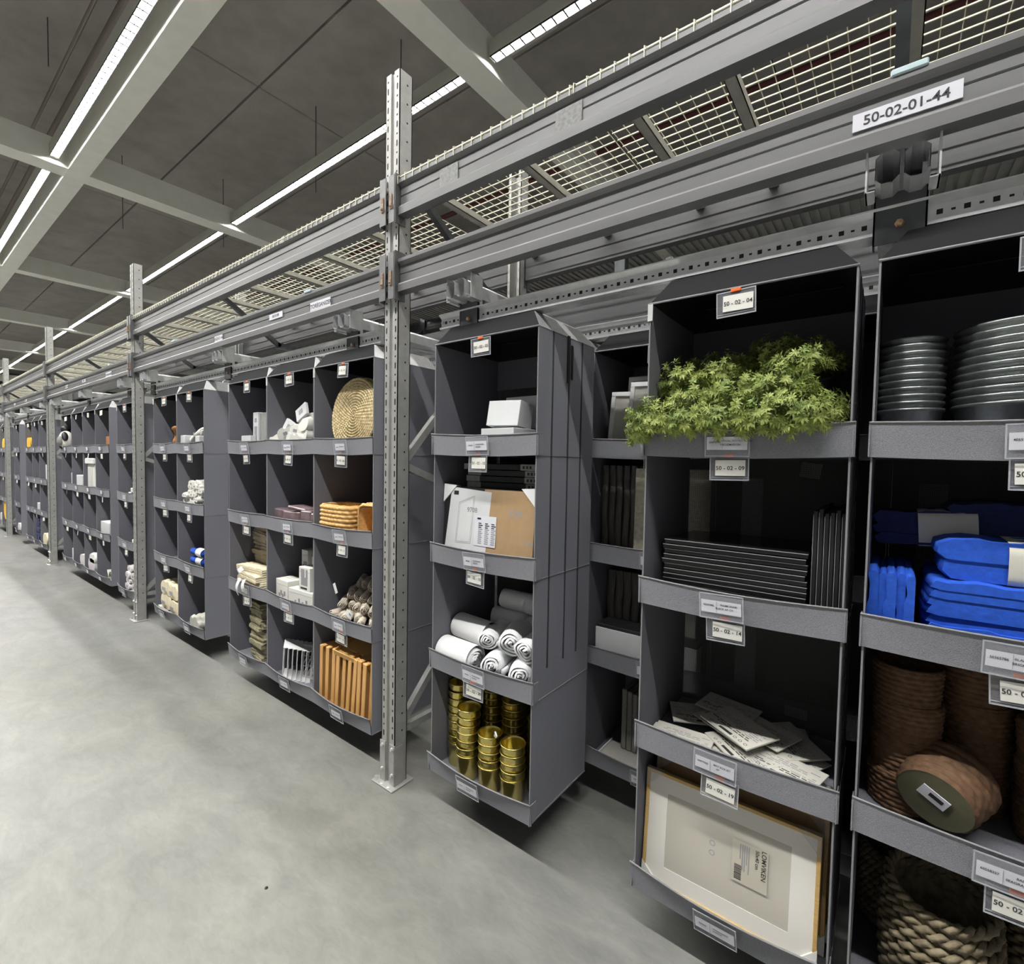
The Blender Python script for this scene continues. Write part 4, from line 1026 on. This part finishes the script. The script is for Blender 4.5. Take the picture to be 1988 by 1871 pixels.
# --- left bays
# woven round mats
def round_mat(lab, loc, rot, R_=.205):
    t = thing('round_woven_mat', lab, 'placemat', loc, 0, 'round woven mats'); t.rotation_euler = rot
    m = MB(); rows = 13
    def fn(u, v):
        r = .004+v*(R_-.004); row = v*rows; fr = row % 1; n = max(6, int(8+int(row)*5)); a = u*2*PI
        k = .009*math.sin(PI*fr)**.6*(.35+.65*abs(math.cos(a*n/2+(fr-.5)*2.2)))
        return (r*math.cos(a), -k, r*math.sin(a))
    m.grid(fn, 300, rows*4, 0, True, True); m.lathe([(0, 0), (R_, 0), (R_, .004)], 8) if False else None
    m.build('woven_face', 'seagrass', t, fix=False)
    b = MB(); b.at(0, .006, 0, PI/2); b.lathe([(0, 0), (R_-.002, 0), (R_, .004), (R_-.004, .006), (0, .006)], 48); b.build('underside', 'seagrass', t)
    return t
round_mat('round straw coloured woven mat, the front one on the top shelf', (-2.325, 1.600, F[0]+.207), (-.10, 0, 0))
round_mat('round straw coloured woven mat, second behind the front one', (-2.315, 1.640, F[0]+.209), (-.07, 0, 0))
round_mat('round woven mat at the back, standing higher in the shade', (-2.305, 1.80, F[0]+.225), (-.05, 0, 0), .20)
bs = [(-2.455, 1.64, 0, .155, .10, .095, 'front left, lowest'), (-2.450, 1.64, .098, .155, .10, .090, 'front left, upper of two')]
for (x, y, dz, a, b, h, wh) in bs:
    woven_basket('banana_fibre_basket', rrect(a*.93, b*.93), h, 4, 22, .013, ['banana'], 'honey coloured braided basket, %s' % wh, (x, y, F[1]+dz), (0, 0, 0), 'honey braided baskets')
woven_basket('banana_fibre_basket', rrect(.10, .10), .10, 3, 16, .013, ['banana'], 'honey coloured braided basket tipped on its side, opening forward', (-2.185, 1.70, F[1]+.105), (PI/2, 0, 0), 'honey braided baskets')
for i in range(3): woven_basket('banana_fibre_basket', rrect(.14, .09), .09, 4, 22, .007, ['banana'], 'braided basket in the shade at the back, %s from the bottom' % ORD[i], (-2.25, 1.88, F[1]+.095*i), (0, 0, 0), 'honey braided baskets')
woven_basket('banana_fibre_basket', rrect(.07, .05), .08, 4, 14, .007, ['banana'], 'small braided basket tilted on top of the shaded ones', (-2.20, 1.86, F[1]+.300), (.2, .5, .3), 'honey braided baskets')
# rolled placemats
k = 0
fr_ = None; rows = [(0, 8), (.056, 8), (.112, 7), (.165, 6)]
for ri, (dz, n) in enumerate(rows):
    for j in range(n):
        x = -2.575+.066*j+.033*(ri % 2)+rn(-.008, .008)+(.03 if ri == 3 else 0); y = 1.665+ri*.035+rn(-.02, .02)
        x = max(min(x, -2.160), -2.535)
        lab = 'beige rolled cloth placemat, %s row from the bottom, %s from the left' % (ORD[ri], ORD[j])
        if fr_ is None: fr_ = single(spiral_roll(.030, .15, 3, seed=3, soft=.002), 'rolled_placemat', 'linen', lab, 'placemat', (x, y, F[2]+.033+dz), group='beige rolled placemats', fix=False)
        else:
            o = dup(fr_, (x, y, F[2]+.033+dz+rn(-.004, .004)), None, lab, 'beige rolled placemats'); o.rotation_euler = (rn(-.06, .06), rn(0, 6), .80+rn(-.15, .15)); s_ = rn(.88, 1.06); o.scale = (s_, 1, s_)
for i in range(4):
    o = dup(fr_, (-2.40+.07*(i % 2), 1.87+.03*(i//2), F[2]+.20+.055*(i//2)), None, 'beige rolled placemat lying crosswise at the back, %s of four' % ORD[i], 'beige rolled placemats'); o.rotation_euler = (0, 0, PI/2); o.scale = (1, 1.5, 1)
single(MB().box(-.025, .025, -.001, .001, -.018, .018).box(.0, .02, -.0015, -.001, .0, .012, 1), 'care_tag', ['white', 'ink_soft'], 'white tag hanging from the front rolled placemats', 'tag', (-2.285, 1.545, F[2]+.095), (0, .4, 0))
single(MB().box(-.012, .012, -.001, .001, -.03, .03), 'care_tag', ['white', 'ink_soft'], 'narrow white tag on the upper left rolled placemats', 'tag', (-2.50, 1.60, F[2]+.19), (0, -.5, 0))
# wooden trays
def tray(lab, loc, rot):
    t = thing('wooden_tray', lab, 'tray', loc, 0, 'bamboo trays'); t.rotation_euler = rot
    MB().box(-.004, .004, -.15, .15, 0, .33, 0, .002).build('tray_base', 'bamboo', t)
    MB().box(-.004, .026, -.155, -.147, 0, .335, 0, .003).box(-.004, .026, .147, .155, 0, .335, 0, .003).box(-.004, .026, -.15, .15, .325, .335, 0, .003).box(-.004, .026, -.15, .15, 0, .01, 0, .003).build('tray_rim', 'bamboo', t)
for i in range(10):
    tray('honey coloured wooden tray standing on edge, %s from the left' % ORD[i], (-2.590+i*.050+rn(-.004, .004), 1.715+rn(-.01, .01), F[3]+.003), (0, .03+.012*i*(1 if i < 7 else .4), rn(-.03, .03)))
t = thing('wooden_tray', 'wooden tray with a cut-out handle resting on the upright ones', 'tray', (-2.30, 1.70, F[3]+.345)); t.rotation_euler = (.28, .10, .12)
m = MB(); a, b = .14, .13
m.box(-a, a, -b, -b+.022, 0, .010, 0, .003).box(-a, -.045, -b+.022, -b+.052, 0, .010, 0, .003).box(.045, a, -b+.022, -b+.052, 0, .010, 0, .003).box(-a, a, -b+.052, b, 0, .010, 0, .003)
m.build('tray_base', 'bamboo', t); MB().box(-a-.008, a+.008, -b-.008, -b, -.004, .03, 0, .003).box(-a-.008, -a, -b, b, -.004, .03, 0, .003).box(a, a+.008, -b, b, -.004, .03, 0, .003).build('tray_rim', 'bamboo', t)
# middle column of three
for i in range(9):
    r_ = random.Random(i*5+1); x = (-3.10, -3.02, -2.93, -2.84, -2.76, -3.00, -2.88, -2.78, -2.80)[i]; dz = (.02, .05, .03, .04, .06, .10, .10, .12, .17)[i]; x -= .04
    m = MB(); slab(m, r_.uniform(.12, .17), r_.uniform(.09, .14), r_.uniform(.06, .09), 0, seed=i, amp=.006)
    m.box(-.02, .012, -.062, -.060, .02, .04, 1)
    single(m, 'white_pack', ['white_matte', 'ink_soft'], 'small crumpled white pack in the heap, %s from the left and bottom' % ORD[i], 'pack', (x, 1.64+rn(-.02, .05), F[0]+dz), (rn(-.15, .15), rn(-.4, .3), rn(-.4, .4)), 'heap of small white packs')
for i, (x, dz, ry) in enumerate(((-3.04, .12, .45), (-2.85, .21, -.5))):
    single(MB().box(-.055, .055, -.01, .01, 0, .085, 0, .002).box(-.02, .02, -.011, -.01, .03, .06, 1), 'white_carton', ['white_box', 'ink_soft'], 'small white carton %s' % ('tilted on the left of the heap of packs', 'tilted at the top of the heap of packs')[i], 'carton', (x, 1.60, F[0]+dz), (-.2, ry, .1))
for i, (x, dz, w, h, ry) in enumerate(((-3.12, 0, .20, .12, .03), (-2.96, 0, .18, .115, -.02), (-2.80, 0, .10, .13, .0), (-2.70, 0, .09, .12, .04), (-2.92, .118, .16, .02, .1))):
    m = MB().box(-w/2, w/2, -.10, .10, 0, h, 0, .006)
    single(m, 'plum_pack', 'plum', 'shiny plum wrapped pack, %s from the left' % ORD[i], 'pack', (x+.0, 1.68, F[1]+(dz if i < 4 else h*0+.125)), (0, ry, .05*i), 'plum wrapped packs')
wb = [(-3.13, -2.97, 1.57, 1.68, 0, .155, 'front left, low, with blue print'), (-2.96, -2.70, 1.57, 1.70, 0, .125, 'front, low, wide'), (-3.08, -3.01, 1.72, 1.86, .16, .33, 'standing narrow at the back left'), (-3.00, -2.80, 1.74, 1.88, .13, .29, 'at the back, middle tier'), (-2.86, -2.74, 1.58, 1.66, .127, .27, 'front right, tall, with fine print'), (-2.90, -2.70, 1.88, 1.96, .20, .38, 'topmost at the back')]
for i, (x0, x1, y0, y1, a, b, wh) in enumerate(wb):
    marks = [(.3+.15*q, .35+.12*(q % 2), .018, .03, 1) for q in range(4)]
    if i == 4: marks = [(.35, .75, .04, .05, 1), (.72, .75, .02, .05, 1), (.5, .40, .07, .05, 1), (.45, .1, .07, .012, 0)]
    plain_box(x0, x1, y0, y1, F[2]+a, F[2]+b, 'cream white carton, %s' % wh, mats='white_matte', rot=(0, 0, (-.05, .04, .03, -.04, .02, 0)[i]), marks=marks, group='cream white cartons')
# white patterned metal racks
def lattice(lab, loc, rot, w=.15, h=.21):
    m = MB().box(-w/2, w/2, 0, .004, 0, .012).box(-w/2, w/2, 0, .004, h-.012, h).box(-w/2, -w/2+.012, 0, .004, 0, h).box(w/2-.012, w/2, 0, .004, 0, h).box(-w/2, w/2, .004, .03, h-.006, h-.002).box(-w/2, w/2, .004, .03, 0, .004)
    for q in range(4):
        for s in (-1, 1):
            for g in range(3): m.bar((-w/2+.006+q*w/4.4, .002, .004+g*h/3), (-w/2+.006+q*w/4.4+s*.03+(.03 if s < 0 else 0), .002, (g+1)*h/3-.004), .0035, .004)
    for q in range(3): m.tube([(-w/2+.02+q*w*.28+.02*math.cos(a*PI/5), .002, h*.5+.035*math.sin(a*PI/5)*(1 if q != 1 else .6)) for a in range(11)], .0025, 5, 0)
    return single(m, 'white_metal_organiser', 'white', lab, 'organiser', loc, rot, 'white metal organisers')
for i in range(11):
    lattice('white openwork metal organiser, %s from the left in the row' % ORD[i], (-3.10+i*.034, 1.60+.012*i, F[3]+.002), (-.05, .05, -.55 if i < 6 else .25))
for i in range(5):
    plain_box(-2.98+.015*i, -2.76, 1.78+.02*i, 1.93, F[3]+.0+.05*i if i else F[3], F[3]+.049+.05*i, 'grey and white carton with symbols, %s from the bottom behind the organisers' % ORD[i], mats='white_shade', marks=((.3, .5, .012, .012, 0), (.45, .5, .012, .012, 0), (.9, .5, .008, .008, 0)), seam=False, group='cartons behind the organisers')
# left column of three
plain_box(-3.60, -3.46, 1.565, 1.66, F[0], F[0]+.115, 'low white box in front at the bottom of the top left shelf', seam=False)
plain_box(-3.50, -3.425, 1.60, 1.70, F[0], F[0]+.275, 'tall slim white box with a grey label panel', marks=((.5, .45, .04, .11, 1), (.5, .8, .03, .03, 1)), seam=False)
plain_box(-3.42, -3.30, 1.61, 1.71, F[0], F[0]+.27, 'tall mauve grey box beside the tall slim white box', mats='frame_grey', seam=False)
def cloth_pile(n, x, y, z, w, d, h, mats, lab, nm, grp, seed):
    R_ = random.Random(seed)
    for i in range(n):
        m = folded(w*R_.uniform(.9, 1.03), d, h/n, 3, seed+i)
        single(m, nm, mats, lab % ORD[i], 'cloth', (x+R_.uniform(-.012, .012), y+R_.uniform(-.01, .01), z+i*h/n), (R_.uniform(-.03, .03), R_.uniform(-.05, .05), R_.uniform(-.12, .12)), grp)
cloth_pile(4, -3.49, 1.615, F[2]+.0, .40, .12, .175, 'cream', 'cream folded cloth bag, %s from the bottom of the front pile', 'folded_cloth_bag', 'cream folded cloth bags', 70)
cloth_pile(13, -3.57, 1.755, F[2], .24, .15, .44, 'taupe', 'brown grey folded cloth, %s from the bottom of the rear pile', 'folded_cloth', 'brown grey folded cloths', 90)
cloth_pile(12, -3.455, 1.68, F[3], .21, .17, .41, 'sage', 'olive grey folded cloth, %s from the bottom of the lowest shelf pile', 'folded_cloth', 'olive grey folded cloths', 130)
def cloth_tag(lab, loc, w, h, rot, bend=.02):
    m = MB(); m.grid(lambda u, v: ((u-.5)*w*(1-.2*v), -bend*math.sin(v*PI)-.001*math.sin(u*6), -v*h), 4, 8)
    return single(m, 'hang_tag', 'white', lab, 'tag', loc, rot, fix=False)
cloth_tag('white hang tag drooping over the front flap from the cream bags', (-3.51, 1.515, F[2]+.105), .035, .13, (0, .25, 0))
cloth_tag('second white hang tag beside the drooping one, shorter', (-3.45, 1.515, F[2]+.105), .05, .10, (0, -.3, 0))
cloth_tag('small white hang tag on the cream bags', (-3.50, 1.525, F[2]+.175), .04, .06, (0, .5, 0))
cloth_tag('white hang tag on the olive grey cloths', (-3.47, 1.62, F[3]+.155), .06, .045, (0, .6, 0))
cloth_tag('white tag on top of the rear pile edge', (-3.30, 1.62, F[2]+.30), .05, .09, (0, -.4, 0))

# two columns right of the second post
xb = -4.45
for i in range(27):
    row = i//4; j = i % 4; left = (0, 0, .02, .04, .09, .13, .18)[row]
    m = MB(); slab(m, .12, .15, .036, 0, seed=i, amp=.005); m.box(-.03, -.015, -.077, -.0745, .010, .022, 1).box(.02, .032, -.077, -.0745, .014, .022, 1)
    single(m, 'folded_white_pack', ['white_matte', 'ink_soft'], 'small white folded pack in the heap, %s row up, %s from the left' % (ORD[row], ORD[j]), 'pack', (-4.655+left+(.085-left*.15)*j, 1.645+rn(-.02, .03), F[1]+row*.036+(.012 if j > 1 else 0)), (rn(-.05, .05), rn(-.16, .12), rn(-.2, .2)), 'heap of white folded packs')
for i, (dx, dz) in enumerate(((0, 0), (0, .07))):
    t = thing('rolled_blue_textile', 'blue rolled textile with a white sleeve, %s of two' % ('lower', 'upper')[i], 'textile', (-4.50, 1.62, F[2]+.075+dz), 0, 'blue rolled textiles')
    t.rotation_euler = (0, 0, PI/2); spiral_roll(.034, .24, 3, seed=i).build('roll', 'blue', t, fix=False)
    m = MB(); m.grid(lambda u, v: (.037*math.cos(u*2*PI), -.12+v*.11, .037*math.sin(u*2*PI)), 18, 1, 0, True, True); m.build('paper_sleeve', 'white', t, fix=False)
single(MB().box(-.05, .05, -.04, .04, 0, .075, 0, .004), 'white_carton', 'white_box', 'small white carton on the top shelf, right of the second post', 'carton', (-4.66, 1.60, F[0]+.065))
t = thing('rolled_white_textile', 'white rolled textile leaning on the top shelf', 'textile', (-4.50, 1.62, F[0]+.14)); t.rotation_euler = (0, -.35, 0)
m = MB(); m.at(0, 0, 0, 0, 0, PI/2); spiral_roll(.035, .22, 3, m=m); m.build('roll', 'white_matte', t, fix=False); MB().box(-.003, .003, -.037, .037, -.02, .02).build('paper_band', 'frame_grey', t)
single(MB().box(-.04, .04, -.03, .03, 0, .06, 0, .004), 'white_carton', 'white_box', 'white carton at the right wall of the top shelf', 'carton', (-4.36, 1.59, F[0]+.07))
t = thing('crumpled_bag', 'crumpled pale bag at the bottom beside the floor flap', 'bag', (-4.45, 1.64, F[3])); m = MB(); slab(m, .2, .16, .11, 0, seed=2, amp=.012); m.build('film_bag', 'white_shade', t)
for i, (x, dz, h) in enumerate(((-5.09, 0, .04), (-5.06, .045, .12), (-5.05, .17, .12), (-4.86, .02, .13), (-4.87, .16, .12))):
    m = MB(); slab(m, .27 if i else .36, .17, h, 0, seed=i+30, amp=.006); m.box(-.05, .03, -.101, -.099, h*.35, h*.6, 1)
    single(m, 'cream_wrapped_pack', ['cream' if i else 'white_matte', 'ink_soft'], 'cream wrapped pack in the bottom shelf by the second post, %s of five' % ORD[i], 'pack', (x-.02, 1.64, F[3]+.01+dz), (0, 0, rn(-.05, .05)), 'cream wrapped packs')
t = thing('orange_ornament', 'small orange ornament on the top shelf right of the second post', 'ornament', (-5.12, 1.66, F[0]+.08)); t.scale = (.7, .7, .7)
MB().lathe([(0, 0), (.035, 0), (.04, .02), (.03, .05), (.018, .07), (.012, .12), (.03, .16), (.05, .19), (.03, .22), (0, .23)], 20).build('body', 'orange_item', t); MB().bar((-.05, 0, .19), (-.12, 0, .205), .01, .008).build('arm', 'orange_item', t)
# half hidden column at the second post
for i in range(9):
    row = i//2; m = MB(); slab(m, .16, .18, .055, 0, seed=i+50, amp=.004); m.box(-.03, .02, -.091, -.089, .015, .035, 1)
    single(m, 'pinkish_pack', ['pinkwhite', 'ink_soft'], 'pinkish white folded pack, %s from the bottom by the second post' % ORD[i], 'pack', (-6.12+.14*(i % 2), 1.64+rn(-.01, .02), F[3]+row*.058), (0, 0, rn(-.1, .1)), 'pinkish white folded packs')
for i, (x, l, dz) in enumerate(((-6.03, 1, .03), (-5.95, 1, .075), (-5.92, 2, .06))):
    single(MB().box(-.08, .08, -.06, .06, 0, .05, 0, .006), 'white_carton', 'white_matte', 'white carton peeping out left of the second post, %s of three from the top' % ORD[(1, 0, 2)[i]], 'carton', (x, 1.62, F[l]+dz), (0, -.2*(l == 2), .1))
# beyond the second post
t = thing('plush_toy', 'black and white plush toy hanging over the front flap', 'plush toy', (-8.74, 1.57, F[0]+.09)); t.rotation_euler = (0, -.5, 0)
def blob(m, rx, ry, rz_, x, y, z, mi=0):
    m.at(x, y, z); m.add([(rx*math.cos(a*PI/8)*math.sin(b*PI/8), ry*math.sin(a*PI/8)*math.sin(b*PI/8), rz_*math.cos(b*PI/8)) for a in range(16) for b in range(9)], [(a*9+b, ((a+1) % 16)*9+b, ((a+1) % 16)*9+b+1, a*9+b+1) for a in range(16) for b in range(8)], mi, True); m.at()
m = MB(); blob(m, .10, .08, .13, 0, 0, .08); blob(m, .05, .05, .05, .02, 0, .23, 1); blob(m, .035, .04, .08, -.09, -.03, .06, 1); blob(m, .03, .035, .07, .09, -.03, .08, 1); m.build('body', ['white_matte', 'black'], t, fix=False)
m = MB(); blob(m, .07, .04, .07, 0, -.06, .06); m.build('belly_patch', 'towel_grey', t, fix=False)
t = thing('folded_hanging_shelf', 'tall white folded hanging shelf standing in the second column', 'hanging shelf', (-7.53, 1.56, F[1]))
MB().box(-.15, .15, 0, .10, 0, .34, 0, .01).build('fabric_panel', 'white_matte', t)
m = MB()
for q in range(6): m.box(-.12+q*.04, -.118+q*.04, -.002, 0, .04, .3)
m.build('seam_line', 'ink_soft', t); MB().box(-.18, .17, -.02, .12, .34, .41, 0, .01).build('folded_top', 'white', t)
small = [(-8.42, 1, 0, .10, .15, 'white_box', 'thin white card', 'at the left of the second shelf beyond the second post'), (-8.05, 1, .04, .30, .09, 'white_box', 'white box', 'on the second shelf left of the hanging shelf'),
         (-6.95, 2, .04, .34, .08, 'white_box', 'flat white box', 'on the third shelf of the rightmost of four'), (-6.80, 0, .08, .22, .03, 'orange_item', 'flat orange item', 'on the top shelf of the rightmost of four'),
         (-8.42, 3, .02, .16, .10, 'white_box', 'white sheet pack', 'at the bottom of the leftmost of four'), (-7.90, 3, .03, .30, .08, 'pinkwhite', 'low white pack', 'at the bottom, third from the right of four'),
         (-7.50, 3, .02, .30, .10, 'pinkwhite', 'pale pack with print', 'lower, at the bottom of the second of four'), (-7.46, 3, .125, .26, .05, 'white_matte', 'pale pack with print', 'upper, at the bottom of the second of four'),
         (-12.35, 3, .02, .30, .08, 'pinkwhite', 'pale pack', 'at the bottom of the lone column before the fourth post'), (-10.15, 3, .02, .30, .12, 'cream', 'cream pack', 'at the bottom just beyond the third post'),
         (-11.30, 0, .06, .34, .11, 'yellow', 'yellow folded textile', 'on the top shelf beyond the third post'), (-13.95, 0, .0, .30, .20, 'yellow', 'rounded yellow textile', 'on the top shelf beyond the fourth post'),
         (-13.85, 3, .10, .34, .38, 'yellow', 'tall yellow bundle', 'on the bottom shelf beyond the fourth post'), (-14.4, 3, .02, .36, .12, 'pinkwhite', 'pale pack', 'left of the tall yellow bundle'),
         (-10.02, 1, .03, .1, .2, 'white_box', 'narrow white box', 'on the second shelf beside the third post'), (-10.6, 2, .05, .3, .05, 'white_box', 'thin white box', 'on the third shelf beyond the third post')]
for i, (x, l, dz, w, h, mt, nm, wh) in enumerate(small):
    m = MB(); h += .06; x = x-.05 if x < -6.9 else x
    if mt in ('yellow', 'pinkwhite', 'cream', 'white_matte'): slab(m, w, .2, h, 0, seed=i, amp=.006)
    else: m.box(-w/2, w/2, -.09, .09, 0, h, 0, .004)
    single(m, nm.replace(' ', '_').replace('_with_print', ''), mt, '%s %s' % (nm, wh), nm.split()[-1], (x, 1.655, F[l]+dz), (0, 0, 0))
for i in range(2):
    t = thing('grey_sleeve', 'pale looped sleeve at the bottom of the rightmost of four, %s' % ('left', 'right')[i], 'sleeve', (-6.98+.14*i, 1.62, F[3]))
    m = MB(); m.grid(lambda u, v: (.10*(u-.5)*2+.02*v, -.05+v*.12, .11*math.sin(u*PI)+.01), 12, 3); m.grid(lambda u, v: (.085*(u-.5)*2+.02*v, -.05+v*.12, .095*math.sin(u*PI)+.01), 12, 3); m.build('cloth_loop', 'white_shade', t, fix=False)
for i in range(4):
    m = folded(.30, .2, .085, 3, i+200); single(m, 'dark_blue_folded_textile', 'navy', 'dark blue folded textile, %s from the bottom beyond the third post' % ORD[i], 'textile', (-10.74, 1.66, F[3]+.03+.092*i), (0, 0, rn(-.1, .1)), 'dark blue folded textiles')
single(MB().lathe([(0, 0), (.006, 0), (.006, .003), (0, .004)], 10), 'floor_debris', 'ink', 'small dark speck on the bare floor in front of the post', 'debris', (-1.775, .853, 0))
